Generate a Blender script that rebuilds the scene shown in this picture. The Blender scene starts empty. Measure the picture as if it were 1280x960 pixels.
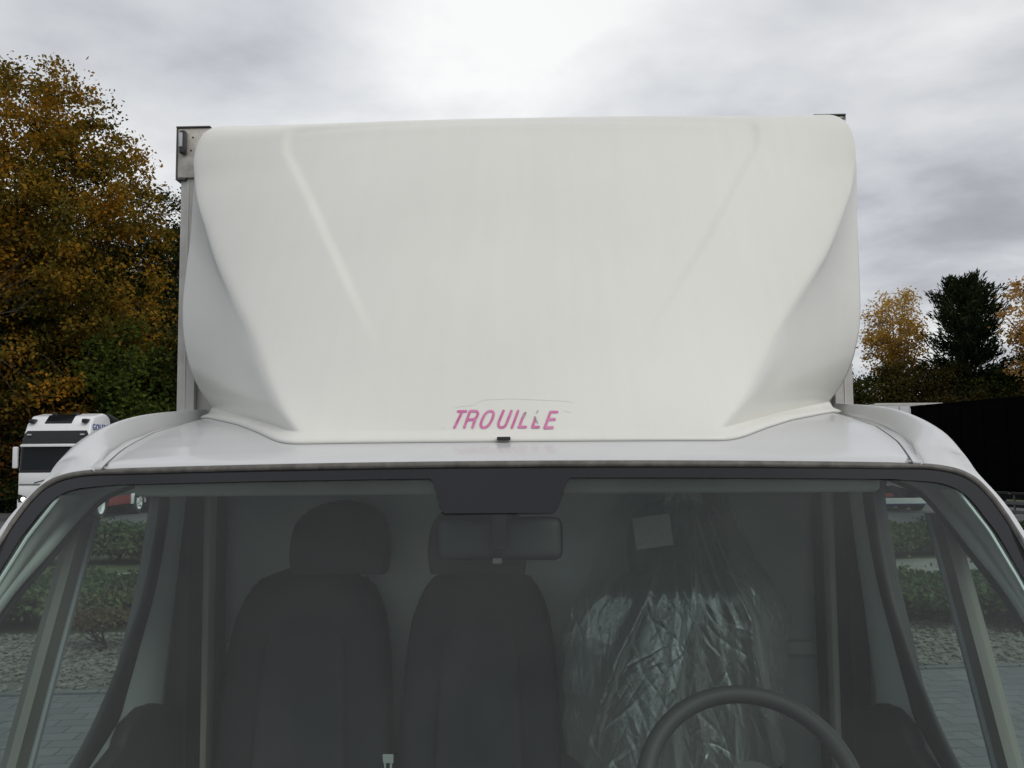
import bpy, bmesh, math, random
import numpy as np
from mathutils import Vector, Matrix
from mathutils.bvhtree import BVHTree

R = math.radians
rng = np.random.default_rng(7)
random.seed(7)
scn = bpy.context.scene
COL = scn.collection

# ------------------------------------------------------------------ camera
cam_d = bpy.data.cameras.new('camera')
cam = bpy.data.objects.new('camera', cam_d)
COL.objects.link(cam)
cam_d.sensor_width = 36.0
cam_d.lens = 36.0 * 1187 / 1280
cam_d.clip_start = 0.05
cam_d.clip_end = 4000
PITCH, ROLL = math.atan(95 / 1187), R(.45)
fw = Vector((0, math.cos(PITCH), math.sin(PITCH)))
up0 = Vector((0, -math.sin(PITCH), math.cos(PITCH)))
rt0 = Vector((1, 0, 0))
rt = rt0 * math.cos(ROLL) - up0 * math.sin(ROLL)
up = up0 * math.cos(ROLL) + rt0 * math.sin(ROLL)
cam.matrix_world = Matrix(((rt.x, up.x, -fw.x, 0), (rt.y, up.y, -fw.y, 0), (rt.z, up.z, -fw.z, 2.12), (0, 0, 0, 1)))
scn.camera = cam

# ------------------------------------------------------------------ sky, sun, exposure
SUN_EL, SUN_AZ = R(42), R(143)        # high behind the camera, through thick cloud
THIN_EL, THIN_AZ = R(21), R(-2)         # where the cloud sheet is thinnest
w = bpy.data.worlds.new('World')
scn.world = w
w.use_nodes = True
nt = w.node_tree
nt.nodes.clear()


def nd(t, ty, **kw):
    n = t.nodes.new(ty)
    for k, v in kw.items():
        if k == 'inp':
            for a, b in v.items():
                n.inputs[a].default_value = b
        else:
            setattr(n, k, v)
    return n


def math_n(t, op, a, b=None, c=None):
    n = t.nodes.new('ShaderNodeMath')
    n.operation = op
    for i, v in enumerate((a, b, c)):
        if v is None:
            continue
        if isinstance(v, (int, float)):
            n.inputs[i].default_value = v
        else:
            t.links.new(v, n.inputs[i])
    return n.outputs[0]


def ramp(t, fac, stops, interp='LINEAR'):
    n = t.nodes.new('ShaderNodeValToRGB')
    n.color_ramp.interpolation = interp
    el = n.color_ramp.elements
    while len(el) < len(stops):
        el.new(.5)
    for e, (p, c) in zip(el, stops):
        e.position = p
        e.color = (c[0], c[1], c[2], 1) if not isinstance(c, (int, float)) else (c, c, c, 1)
    t.links.new(fac, n.inputs[0])
    return n.outputs[0]


sky = nd(nt, 'ShaderNodeTexSky', sky_type='NISHITA', sun_disc=False, sun_elevation=SUN_EL, sun_rotation=SUN_AZ)
tc = nd(nt, 'ShaderNodeTexCoord')
sep = nd(nt, 'ShaderNodeSeparateXYZ')
nt.links.new(tc.outputs['Generated'], sep.inputs[0])
zc = math_n(nt, 'ADD', math_n(nt, 'MAXIMUM', sep.outputs[2], 0.0), 0.16)
cx = math_n(nt, 'DIVIDE', sep.outputs[0], zc)
cy = math_n(nt, 'DIVIDE', sep.outputs[1], zc)
comb = nd(nt, 'ShaderNodeCombineXYZ')
nt.links.new(cx, comb.inputs[0])
nt.links.new(cy, comb.inputs[1])
comb.inputs[2].default_value = 12.9
n1 = nd(nt, 'ShaderNodeTexNoise', inp={'Scale': 1.5, 'Detail': 9.0, 'Roughness': .53, 'Distortion': .15})
nt.links.new(comb.outputs[0], n1.inputs['Vector'])
n2 = nd(nt, 'ShaderNodeTexNoise', inp={'Scale': .42, 'Detail': 3.0, 'Roughness': .5})
nt.links.new(comb.outputs[0], n2.inputs['Vector'])
mixn = math_n(nt, 'ADD', math_n(nt, 'MULTIPLY', n1.outputs[0], .66), math_n(nt, 'MULTIPLY', n2.outputs[0], .40))
# the thinnest part of the cloud sheet is brighter
sd = Vector((math.sin(SUN_AZ) * math.cos(SUN_EL), math.cos(SUN_AZ) * math.cos(SUN_EL), math.sin(SUN_EL)))
dot = nd(nt, 'ShaderNodeVectorMath', operation='DOT_PRODUCT')
nt.links.new(tc.outputs['Generated'], dot.inputs[0])
dot.inputs[1].default_value = (math.sin(THIN_AZ) * math.cos(THIN_EL), math.cos(THIN_AZ) * math.cos(THIN_EL), math.sin(THIN_EL))
glow = math_n(nt, 'POWER', math_n(nt, 'MAXIMUM', dot.outputs['Value'], 0.0), 26.0)
dens = math_n(nt, 'SUBTRACT', mixn, math_n(nt, 'MULTIPLY', glow, .09))
cloud = ramp(nt, dens, [(.38, (9.3, 9.3, 9.3)), (.47, (7.5, 7.65, 7.85)), (.54, (6.2, 6.4, 6.75)), (.63, (4.4, 4.55, 4.9)), (.80, (2.9, 3.0, 3.25))])
gl = nd(nt, 'ShaderNodeVectorMath', operation='SCALE')
nt.links.new(cloud, gl.inputs[0])
nt.links.new(math_n(nt, 'ADD', math_n(nt, 'MULTIPLY', glow, .12), .95), gl.inputs['Scale'])
mx = nd(nt, 'ShaderNodeMix', data_type='RGBA')
mx.inputs[0].default_value = .96
nt.links.new(sky.outputs[0], mx.inputs[6])
nt.links.new(gl.outputs[0], mx.inputs[7])
bg = nd(nt, 'ShaderNodeBackground', inp={'Strength': .1})
nt.links.new(mx.outputs[2], bg.inputs[0])
wo = nd(nt, 'ShaderNodeOutputWorld')
nt.links.new(bg.outputs[0], wo.inputs[0])

sun_d = bpy.data.lights.new('sun', 'SUN')
sun_d.energy = 1.25
sun_d.angle = R(40)
sun_d.color = (1, .96, .9)
sun = bpy.data.objects.new('sun', sun_d)
COL.objects.link(sun)
sun.rotation_euler = (-sd).to_track_quat('-Z', 'Y').to_euler()
sun.location = (0, 0, 60)

vs = scn.view_settings
vs.view_transform = 'Standard'
vs.look = 'None'
vs.exposure = 0.0
vs.gamma = 1.0
vs.use_curve_mapping = False
scn.cycles.max_bounces = 10
scn.cycles.transparent_max_bounces = 24


# ------------------------------------------------------------------ materials
def mat(name):
    m = bpy.data.materials.new(name)
    m.use_nodes = True
    t = m.node_tree
    return m, t, t.nodes['Principled BSDF'], t.nodes['Material Output']


def pbr(name, col, rough=.5, metal=0., coat=0., noise=0., nscale=8., bump=0., bscale=60., spec=.5, col2=None):
    m, t, b, o = mat(name)
    b.inputs['Roughness'].default_value = rough
    b.inputs['Metallic'].default_value = metal
    b.inputs['Coat Weight'].default_value = coat
    b.inputs['Coat Roughness'].default_value = .08
    b.inputs['Specular IOR Level'].default_value = spec
    b.inputs['Base Color'].default_value = (*col, 1)
    g = nd(t, 'ShaderNodeTexCoord')
    if noise or col2:
        n = nd(t, 'ShaderNodeTexNoise', inp={'Scale': nscale, 'Detail': 6., 'Roughness': .6})
        t.links.new(g.outputs['Object'], n.inputs['Vector'])
        c2 = col2 or tuple(c * (1 - noise) for c in col)
        cr = ramp(t, n.outputs[0], [(.35, c2), (.65, col)])
        t.links.new(cr, b.inputs['Base Color'])
    if bump:
        n = nd(t, 'ShaderNodeTexNoise', inp={'Scale': bscale, 'Detail': 4.})
        t.links.new(g.outputs['Object'], n.inputs['Vector'])
        bp = nd(t, 'ShaderNodeBump', inp={'Strength': bump, 'Distance': .01})
        t.links.new(n.outputs[0], bp.inputs['Height'])
        t.links.new(bp.outputs[0], b.inputs['Normal'])
    return m


def glass(name, tint, ior=1.4, rough=0.0, veil=0.0):
    m = bpy.data.materials.new(name)
    m.use_nodes = True
    t = m.node_tree
    t.nodes.clear()
    o = nd(t, 'ShaderNodeOutputMaterial')
    tr = nd(t, 'ShaderNodeBsdfTransparent')
    tr.inputs[0].default_value = (*tint, 1)
    gl_ = nd(t, 'ShaderNodeBsdfGlossy')
    gl_.inputs['Roughness'].default_value = rough
    gl_.inputs['Color'].default_value = (.9, .95, .95, 1)
    fr = nd(t, 'ShaderNodeFresnel', inp={'IOR': ior})
    mx_ = nd(t, 'ShaderNodeMixShader')
    t.links.new(fr.outputs[0], mx_.inputs[0])
    t.links.new(tr.outputs[0], mx_.inputs[1])
    t.links.new(gl_.outputs[0], mx_.inputs[2])
    last = mx_.outputs[0]
    if veil:  # uneven pale diffuse layer that paints in the sky-reflection haze
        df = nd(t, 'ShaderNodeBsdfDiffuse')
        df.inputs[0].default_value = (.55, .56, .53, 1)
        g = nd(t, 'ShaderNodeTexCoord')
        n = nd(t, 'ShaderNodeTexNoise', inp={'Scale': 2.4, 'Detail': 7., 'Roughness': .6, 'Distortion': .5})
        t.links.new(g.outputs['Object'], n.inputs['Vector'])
        f = math_n(t, 'MULTIPLY', ramp(t, n.outputs[0], [(.3, .25), (.72, 1.)]), veil)
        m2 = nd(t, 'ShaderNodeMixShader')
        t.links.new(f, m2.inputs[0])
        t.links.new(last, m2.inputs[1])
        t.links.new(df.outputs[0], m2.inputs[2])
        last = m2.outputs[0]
    t.links.new(last, o.inputs[0])
    return m


def leafmat(name, cols, trans=.35):
    """cols: list of colours mixed per leaf and per clump"""
    m = bpy.data.materials.new(name)
    m.use_nodes = True
    t = m.node_tree
    t.nodes.clear()
    o = nd(t, 'ShaderNodeOutputMaterial')
    g = nd(t, 'ShaderNodeNewGeometry')
    tc_ = nd(t, 'ShaderNodeTexCoord')
    n = nd(t, 'ShaderNodeTexNoise', inp={'Scale': .33, 'Detail': 4., 'Roughness': .6})
    t.links.new(tc_.outputs['Object'], n.inputs['Vector'])
    f = math_n(t, 'ADD', math_n(t, 'MULTIPLY', g.outputs['Random Per Island'], .42), math_n(t, 'MULTIPLY', math_n(t, 'SUBTRACT', n.outputs[0], .5), 2.0))
    f = math_n(t, 'ADD', f, .28)
    k = len(cols)
    c = ramp(t, f, [(i / (k - 1), cc) for i, cc in enumerate(cols)])
    d = nd(t, 'ShaderNodeBsdfDiffuse')
    tr = nd(t, 'ShaderNodeBsdfTranslucent')
    t.links.new(c, d.inputs[0])
    t.links.new(c, tr.inputs[0])
    ms = nd(t, 'ShaderNodeMixShader')
    ms.inputs[0].default_value = trans
    t.links.new(d.outputs[0], ms.inputs[1])
    t.links.new(tr.outputs[0], ms.inputs[2])
    t.links.new(ms.outputs[0], o.inputs[0])
    return m


M = {}
M['cab'] = pbr('cab_white_paint', (.595, .605, .61), .30, coat=.3, noise=.07, nscale=3.5, bump=.015, bscale=25)
M['gel'] = pbr('fairing_gelcoat', (.755, .752, .70), .34, coat=.12, noise=.035, nscale=2.2, bump=.02, bscale=18)
m = M['gel']
t = m.node_tree
b = t.nodes['Principled BSDF']
src = b.inputs['Base Color'].links[0].from_socket
g = nd(t, 'ShaderNodeTexCoord')
mp = nd(t, 'ShaderNodeMapping')
mp.inputs['Scale'].default_value = (26., 2., 1.6)
t.links.new(g.outputs['Object'], mp.inputs['Vector'])
n = nd(t, 'ShaderNodeTexNoise', inp={'Scale': 1., 'Detail': 5., 'Roughness': .6})
t.links.new(mp.outputs[0], n.inputs['Vector'])
vo = nd(t, 'ShaderNodeTexVoronoi', inp={'Scale': 34.})
t.links.new(g.outputs['Object'], vo.inputs['Vector'])
sel = nd(t, 'ShaderNodeSeparateColor')
t.links.new(vo.outputs['Color'], sel.inputs[0])
spk = math_n(t, 'MULTIPLY', math_n(t, 'LESS_THAN', vo.outputs['Distance'], .045), math_n(t, 'GREATER_THAN', sel.outputs[0], .93))
fac = math_n(t, 'MULTIPLY', ramp(t, n.outputs[0], [(.40, .982), (.64, 1.)]), math_n(t, 'SUBTRACT', 1., math_n(t, 'MULTIPLY', spk, .35)))
vm = nd(t, 'ShaderNodeVectorMath', operation='SCALE')
t.links.new(src, vm.inputs[0])
t.links.new(fac, vm.inputs['Scale'])
t.links.new(vm.outputs[0], b.inputs['Base Color'])
M['frit'] = pbr('black_glass_border', (.010, .010, .012), .12, spec=.42)
M['rubber'] = pbr('rubber_seal', (.018, .018, .019), .6)
M['trimstrip'] = pbr('weathered_trim', (.15, .142, .125), .6, noise=.45, nscale=40)
M['wglass'] = glass('windscreen_glass', (.86, .97, .93), 1.36, veil=.05)
M['sglass'] = glass('side_glass', (.84, .92, .89), 1.3)
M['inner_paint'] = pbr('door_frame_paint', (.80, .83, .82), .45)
M['post'] = pbr('window_post_trim', (.20, .195, .175), .6)
M['header'] = pbr('header_trim_cloth', (.52, .53, .50), .8, noise=.1, nscale=6)
M['guide'] = pbr('window_guide', (.36, .38, .40), .4)
M['grey_trim'] = pbr('grey_cabin_plastic', (.80, .83, .80), .6, noise=.05, nscale=20)
M['dark_trim'] = pbr('dark_cabin_plastic', (.028, .029, .03), .6)
M['seat'] = pbr('seat_cloth', (.035, .036, .038), .9, noise=.15, nscale=9, bump=.03, bscale=400)
M['seat3'] = pbr('headrest_cloth', (.05, .052, .054), .9)
M['mirror_back'] = pbr('mirror_housing', (.045, .048, .05), .6)
M['seat2'] = pbr('seat_cloth_panel', (.042, .043, .045), .9, noise=.15, nscale=9, bump=.03, bscale=400)
M['wall_in'] = pbr('cab_rear_panel', (.78, .82, .80), .7, noise=.06, nscale=10)
M['beige'] = pbr('beige_pillar_trim', (.72, .68, .58), .6)
M['belt'] = pbr('belt_webbing', (.02, .02, .02), .8)
M['boxwhite'] = pbr('box_panel_white', (.72, .71, .66), .35, noise=.1, nscale=5)
M['alu'] = pbr('aluminium_profile', (.62, .61, .575), .45, metal=.25, noise=.2, nscale=12)
M['steel'] = pbr('dirty_corner_steel', (.62, .59, .53), .5, metal=.35, noise=.35, nscale=30)
M['steel_edge'] = pbr('dark_edge', (.09, .085, .08), .5, metal=.3)
M['lampdark'] = pbr('lamp_housing', (.03, .03, .032), .35)
M['lens'] = pbr('lamp_lens', (.45, .47, .5), .15)
M['white'] = pbr('white_plastic', (.75, .76, .74), .4)
M['paper'] = pbr('paper_label', (.5, .5, .46), .7, noise=.15, nscale=60)
M['tyre'] = pbr('tyre_rubber', (.02, .02, .02), .8, bump=.2, bscale=60)
M['rim'] = pbr('wheel_rim', (.55, .55, .55), .4, metal=.4)
M['lwhite'] = pbr('lorry_white_paint', (.78, .79, .80), .3, coat=.3, noise=.06, nscale=2)
M['lblack'] = pbr('lorry_black_plastic', (.012, .012, .013), .4)
M['lgrey'] = pbr('lorry_grey_plastic', (.12, .12, .125), .5)
M['lglass'] = pbr('lorry_glass', (.008, .011, .012), .08, spec=.25)
M['lred'] = pbr('lorry_red_panel', (.28, .035, .03), .5, noise=.3)
M['blue'] = pbr('blue_lettering', (.03, .06, .26), .5)
M['curtain'] = pbr('black_trailer_curtain', (.0026, .0026, .0028), .85, noise=.4, nscale=2, spec=.02)
M['twhite'] = pbr('trailer_white_panel', (.62, .63, .63), .45, noise=.1, nscale=1.5)
M['bark'] = pbr('bark', (.055, .042, .03), .95, noise=.5, nscale=6, bump=.4, bscale=25)
M['bark_pale'] = pbr('pale_bark', (.30, .27, .21), .9, noise=.5, nscale=5)
M['stone'] = pbr('gravel_stone', (.17, .168, .148), .9, noise=.45, nscale=9)
M['earth'] = pbr('earth', (.06, .05, .035), .95, noise=.5, nscale=2)
M['paverm'] = pbr('concrete_paver', (.115, .12, .125), .85, noise=.35, nscale=5, bump=.2, bscale=90)

# headlamp that is lit
m, t, b, o = mat('lit_headlamp')
b.inputs['Emission Color'].default_value = (1, .98, .9, 1)
b.inputs['Emission Strength'].default_value = 2.0
M['lit'] = m

# faded pink lettering: worn away in streaks
m, t, b, o = mat('faded_pink_vinyl')
g = nd(t, 'ShaderNodeTexCoord')
n = nd(t, 'ShaderNodeTexNoise', inp={'Scale': 55., 'Detail': 5., 'Roughness': .7})
t.links.new(g.outputs['Object'], n.inputs['Vector'])
t.links.new(ramp(t, n.outputs[0], [(.3, (.50, .10, .26)), (.55, (.60, .19, .38)), (.75, (.68, .36, .50))]), b.inputs['Base Color'])
b.inputs['Roughness'].default_value = .45
M['pink'] = m
M['residue'] = pbr('glue_residue', (.69, .69, .645), .5)
M['residue_dark'] = pbr('torn_vinyl', (.40, .40, .38), .5, noise=.4, nscale=90)

# clear crinkled film
m = bpy.data.materials.new('clear_plastic_film')
m.use_nodes = True
t = m.node_tree
t.nodes.clear()
o = nd(t, 'ShaderNodeOutputMaterial')
tr = nd(t, 'ShaderNodeBsdfTransparent', inp={'Color': (.85, .87, .86, 1)})
g = nd(t, 'ShaderNodeTexCoord')
gg = nd(t, 'ShaderNodeBsdfGlossy', inp={'Roughness': .26, 'Color': (.92, .95, .92, 1)})
df = nd(t, 'ShaderNodeBsdfDiffuse', inp={'Color': (.8, .83, .8, 1)})
n_f = nd(t, 'ShaderNodeTexNoise', inp={'Scale': 120., 'Detail': 2., 'Distortion': 1.5})
t.links.new(g.outputs['Object'], n_f.inputs['Vector'])
bp = nd(t, 'ShaderNodeBump', inp={'Strength': .35, 'Distance': .003})
t.links.new(n_f.outputs[0], bp.inputs['Height'])
t.links.new(bp.outputs[0], gg.inputs['Normal'])
a = nd(t, 'ShaderNodeMixShader', inp={0: .3})
t.links.new(gg.outputs[0], a.inputs[1])
t.links.new(df.outputs[0], a.inputs[2])
lw = nd(t, 'ShaderNodeLayerWeight', inp={'Blend': .45})
b2 = nd(t, 'ShaderNodeMixShader')
t.links.new(math_n(t, 'MINIMUM', math_n(t, 'ADD', math_n(t, 'MULTIPLY', lw.outputs['Facing'], .7), .36), .92), b2.inputs[0])
t.links.new(tr.outputs[0], b2.inputs[1])
t.links.new(a.outputs[0], b2.inputs[2])
t.links.new(b2.outputs[0], o.inputs[0])
M['film'] = m

# ground sheets
M['asphalt'] = pbr('yard_asphalt', (.105, .105, .108), .9, noise=.35, nscale=.7, bump=.3, bscale=40)
m, t, b, o = mat('block_paving')
g = nd(t, 'ShaderNodeTexCoord')
br = nd(t, 'ShaderNodeTexBrick', inp={'Scale': 1., 'Mortar Size': .008, 'Brick Width': .30, 'Row Height': .20, 'Color1': (.12, .125, .13, 1), 'Color2': (.09, .094, .1, 1), 'Mortar': (.05, .05, .048, 1)})
t.links.new(g.outputs['Object'], br.inputs['Vector'])
t.links.new(br.outputs[0], b.inputs['Base Color'])
b.inputs['Roughness'].default_value = .85
M['paving'] = m
M['path'] = pbr('pale_path', (.19, .19, .175), .95, noise=.3, nscale=3, bump=.4, bscale=30)
M['grass'] = pbr('rough_ground', (.07, .085, .035), .95, noise=.5, nscale=.6, bump=.5, bscale=8)
M['gravelbase'] = pbr('gravel_bed', (.12, .118, .102), .95, noise=.5, nscale=22, bump=.6, bscale=50)

M['lf_maple'] = leafmat('leaves_maple_autumn', [(.045, .048, .013), (.10, .088, .018), (.19, .125, .02), (.31, .16, .02), (.40, .18, .022)])
M['lf_green'] = leafmat('leaves_dark_green', [(.014, .022, .010), (.026, .038, .012), (.045, .055, .016), (.08, .07, .02)])
M['lf_mid'] = leafmat('leaves_mid_green', [(.03, .05, .013), (.055, .085, .018), (.085, .115, .022), (.13, .12, .026)])
M['lf_rust'] = leafmat('leaves_rust', [(.04, .034, .015), (.09, .055, .018), (.17, .075, .018), (.23, .09, .02)])
M['lf_wood'] = leafmat('leaves_olive_brown', [(.022, .024, .010), (.045, .042, .014), (.075, .058, .018), (.10, .062, .02)])
M['lf_yellow'] = leafmat('leaves_yellow', [(.24, .14, .035), (.42, .26, .05), (.56, .35, .07), (.62, .42, .11)], .45)
M['lf_orange'] = leafmat('leaves_pale_orange', [(.26, .15, .05), (.46, .26, .08), (.58, .36, .13), (.62, .43, .18)], .45)
M['lf_conifer'] = leafmat('needles_dark', [(.012, .019, .011), (.020, .030, .015), (.032, .045, .020), (.052, .060, .026)], .1)
M['lf_juniper'] = leafmat('juniper_foliage', [(.03, .045, .025), (.055, .08, .04), (.08, .11, .05), (.12, .12, .06)], .2)
M['lf_dry'] = leafmat('dry_foliage', [(.05, .035, .025), (.09, .065, .04), (.13, .10, .06), (.16, .13, .08)], .2)


# ------------------------------------------------------------------ mesh helpers
def link(o, parent=None):
    COL.objects.link(o)
    if parent is not None:
        o.parent = parent
    return o


def mk(name, verts, faces, material, parent=None, smooth=True, sharp=None):
    me = bpy.data.meshes.new(name)
    me.from_pydata([tuple(map(float, v)) for v in verts], [], [tuple(map(int, f)) for f in faces])
    me.materials.append(material)
    if smooth:
        me.polygons.foreach_set('use_smooth', [True] * len(me.polygons))
        if sharp is not None:
            me.set_sharp_from_angle(angle=R(sharp))
    me.update()
    return link(bpy.data.objects.new(name, me), parent)


def tag(o, label=None, cat=None, group=None, kind=None):
    if label: o['label'] = label
    if cat: o['category'] = cat
    if group: o['group'] = group
    if kind: o['kind'] = kind
    return o


def empty(name, loc=(0, 0, 0), rz=0.):
    o = bpy.data.objects.new(name, None)
    o.empty_display_size = .3
    COL.objects.link(o)
    o.location = loc
    o.rotation_euler = (0, 0, rz)
    return o


def grid(P, flip=False, wrap=False):
    n, k = P.shape[:2]
    V = P.reshape(-1, 3)
    Fs = []
    for i in range(n - 1):
        for j in range(k if wrap else k - 1):
            j2 = (j + 1) % k
            f = (i * k + j, i * k + j2, (i + 1) * k + j2, (i + 1) * k + j)
            Fs.append(f[::-1] if flip else f)
    return V, Fs


class MB:
    """collects shapes into one mesh"""
    def __init__(s):
        s.bm = bmesh.new()

    def box(s, x0, x1, y0, y1, z0, z1, bev=0., seg=2, M4=None):
        r = bmesh.ops.create_cube(s.bm, size=1.)
        vs_ = r['verts']
        for v in vs_:
            v.co = Vector(((x0 + x1) / 2 + v.co.x * (x1 - x0), (y0 + y1) / 2 + v.co.y * (y1 - y0), (z0 + z1) / 2 + v.co.z * (z1 - z0)))
            if M4: v.co = M4 @ v.co
        if bev:
            es = list({e for v in vs_ for e in v.link_edges})
            bmesh.ops.bevel(s.bm, geom=es, offset=bev, segments=seg, profile=.6, affect='EDGES')
        return s

    def prism(s, poly, axis, a0, a1, bev=0., seg=2, taper=None):
        """poly: list of 2-D points (the two other axes in order), extruded along axis"""
        def pt(p, a):
            return {'x': (a, p[0], p[1]), 'y': (p[0], a, p[1]), 'z': (p[0], p[1], a)}[axis]
        A = [s.bm.verts.new(pt(p, a0)) for p in poly]
        B = [s.bm.verts.new(pt(p, a1)) for p in poly]
        n = len(poly)
        fs = [s.bm.faces.new(A[::-1]), s.bm.faces.new(B)]
        for i in range(n):
            fs.append(s.bm.faces.new((A[i], A[(i + 1) % n], B[(i + 1) % n], B[i])))
        if taper:
            for v in A + B: v.co = taper(v.co)
        bmesh.ops.recalc_face_normals(s.bm, faces=fs)
        if bev:
            es = list({e for f in fs for e in f.edges})
            bmesh.ops.bevel(s.bm, geom=es, offset=bev, segments=seg, profile=.6, affect='EDGES')
        return s

    def tube(s, pts, rad, n=8, cap=True, closed=False):
        pts = [Vector(p) for p in pts]
        if not hasattr(rad, '__len__'): rad = [rad] * len(pts)
        rings = []
        prev = None
        L_ = len(pts)
        for i, p in enumerate(pts):
            if closed:
                d = (pts[(i + 1) % L_] - pts[i - 1]).normalized()
            else:
                d = (pts[min(i + 1, L_ - 1)] - pts[max(i - 1, 0)]).normalized()
            if prev is None:
                a_ = d.orthogonal().normalized()
            else:
                a_ = (prev - d * prev.dot(d)).normalized()
            prev = a_
            b_ = d.cross(a_)
            rings.append([s.bm.verts.new(p + (a_ * math.cos(2 * math.pi * k / n) + b_ * math.sin(2 * math.pi * k / n)) * rad[i]) for k in range(n)])
        for i in range(L_ if closed else L_ - 1):
            A, B = rings[i], rings[(i + 1) % L_]
            for k in range(n):
                s.bm.faces.new((A[k], A[(k + 1) % n], B[(k + 1) % n], B[k]))
        if cap and not closed:
            s.bm.faces.new(rings[0][::-1])
            s.bm.faces.new(rings[-1])
        return s

    def cyl(s, c, axis, r, h, n=24, bev=0.):
        c = Vector(c)
        ax = {'x': Vector((1, 0, 0)), 'y': Vector((0, 1, 0)), 'z': Vector((0, 0, 1))}[axis] if isinstance(axis, str) else Vector(axis)
        s.tube([c - ax * h / 2, c + ax * h / 2], r, n)
        return s

    def build(s, name, material, parent=None, smooth=True, sharp=35):
        me = bpy.data.meshes.new(name)
        s.bm.normal_update()
        s.bm.to_mesh(me)
        s.bm.free()
        me.materials.append(material)
        if smooth:
            me.polygons.foreach_set('use_smooth', [True] * len(me.polygons))
            me.set_sharp_from_angle(angle=R(sharp))
        me.update()
        return link(bpy.data.objects.new(name, me), parent)


def interp_rows(keys, n):
    """Catmull-Rom through key rows (k, m, 3) -> (n, m, 3)"""
    K = np.array(keys, float)
    k = len(K)
    P = np.concatenate([[2 * K[0] - K[1]], K, [2 * K[-1] - K[-2]]])
    out = []
    for u in np.linspace(0, k - 1, n):
        i = min(int(u), k - 2)
        f_ = u - i
        a_, b_, c_, d_ = P[i], P[i + 1], P[i + 2], P[i + 3]
        out.append(.5 * ((2 * b_) + (-a_ + c_) * f_ + (2 * a_ - 5 * b_ + 4 * c_ - d_) * f_ ** 2 + (-a_ + 3 * b_ - 3 * c_ + d_) * f_ ** 3))
    return np.array(out)


def gauss(P, axis, sig):
    rad = int(3 * sig) + 1
    k = np.exp(-.5 * (np.arange(-rad, rad + 1) / sig) ** 2)
    k /= k.sum()
    P = np.moveaxis(P, axis, 0)
    lo = 2 * P[0] - P[1:rad + 1][::-1]
    hi = 2 * P[-1] - P[-rad - 1:-1][::-1]
    Q = np.concatenate([lo, P, hi])
    out = sum(k[i] * Q[i:i + len(P)] for i in range(2 * rad + 1))
    return np.moveaxis(out, 0, axis)


def sst(a_, b_, x):
    t_ = np.clip((x - a_) / (b_ - a_), 0, 1)
    return t_ * t_ * (3 - 2 * t_)


# ------------------------------------------------------------------ ground
def sheet(name, x0, x1, y0, y1, z, material, nx=2, ny=2):
    xs, ys = np.linspace(x0, x1, nx), np.linspace(y0, y1, ny)
    P = np.array([[(x, y, z) for x in xs] for y in ys])
    V, Fs = grid(P)
    return tag(mk(name, V, Fs, material, smooth=False), kind='structure')


sheet('ground', -1500, 1500, -1500, 1500, -.012, M['grass'])
yard = sheet('paved_yard', -60, 60, -40, 9.3, -.004, M['paving'])
gravel_bed = sheet('gravel_strip', -60, 60, 9.35, 12.6, -.006, M['gravelbase'])
path = sheet('gravel_path', -60, 60, 15.6, 19.3, -.008, M['path'])
lot = sheet('lorry_park_asphalt', -60, 60, 23.0, 41.5, -.005, M['asphalt'])
kerb = MB()
for i in range(60):
    kerb.box(-30 + i, -30 + i + .99, 9.28, 9.37, -.05, .02, .008, 1)
kerb_o = tag(kerb.build('edging_kerb', M['paverm']), kind='structure')
SKEW = R(5.3)                # the strips run slightly askew to the van
for o_ in (yard, gravel_bed, path, kerb_o): o_.rotation_euler = (0, 0, SKEW)

# pavers that the side windows show, laid one by one
pm = MB().box(-.1475, .1475, -.0975, .0975, -.03, .004, .005, 1)
pav0 = pm.build('paver', M['paverm'], yard)
cnt = 0
spots_p = []
for iy in range(28, 46):
    y = iy * .2 + .1
    for sx in (-1, 1):
        xlo, xhi = (.40 * y + .0, .545 * y + .1)
        off = .15 if iy % 2 else 0.
        for ix in range(0, 40):
            x = ix * .3 + off + .15
            if xlo < x < xhi: spots_p.append((sx * x, y))
spots_p.sort(key=lambda p: -p[1])
for i, (x, y) in enumerate(spots_p[:290]):
    o_ = pav0 if i == 0 else bpy.data.objects.new('paver', pav0.data)
    if i: link(o_, yard)
    o_.location = (x, y, random.uniform(-.0015, .0015))
    o_.rotation_euler = (random.uniform(-.006, .006), random.uniform(-.006, .006), random.uniform(-.008, .008))

# loose gravel stones on the strip
def stones(name, n, regions, smin, smax):
    ico_v, ico_f = [], []
    bm = bmesh.new()
    bmesh.ops.create_icosphere(bm, subdivisions=1, radius=1)
    base = np.array([v.co[:] for v in bm.verts])
    faces = [[v.index for v in f.verts] for f in bm.faces]
    bm.free()
    fa = np.array(faces)
    VV, FF = [], []
    for i in range(n):
        x0, x1, y0, y1 = regions[i % len(regions)]
        c = np.array([rng.uniform(x0, x1), rng.uniform(y0, y1), 0])
        s = rng.uniform(smin, smax) * np.array([rng.uniform(.7, 1.3), rng.uniform(.7, 1.3), rng.uniform(.4, .8)])
        b_ = base * (1 + rng.uniform(-.25, .25, (len(base), 1))) * s
        a_ = rng.uniform(0, 6.28)
        rz = np.array([[math.cos(a_), -math.sin(a_), 0], [math.sin(a_), math.cos(a_), 0], [0, 0, 1]])
        c[2] = s[2] * .5 - .005
        VV.append(b_ @ rz.T + c)
        FF.append(fa + i * len(base))
    o_ = mk(name, np.concatenate(VV), np.concatenate(FF), M['stone'], smooth=False)
    return o_


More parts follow.
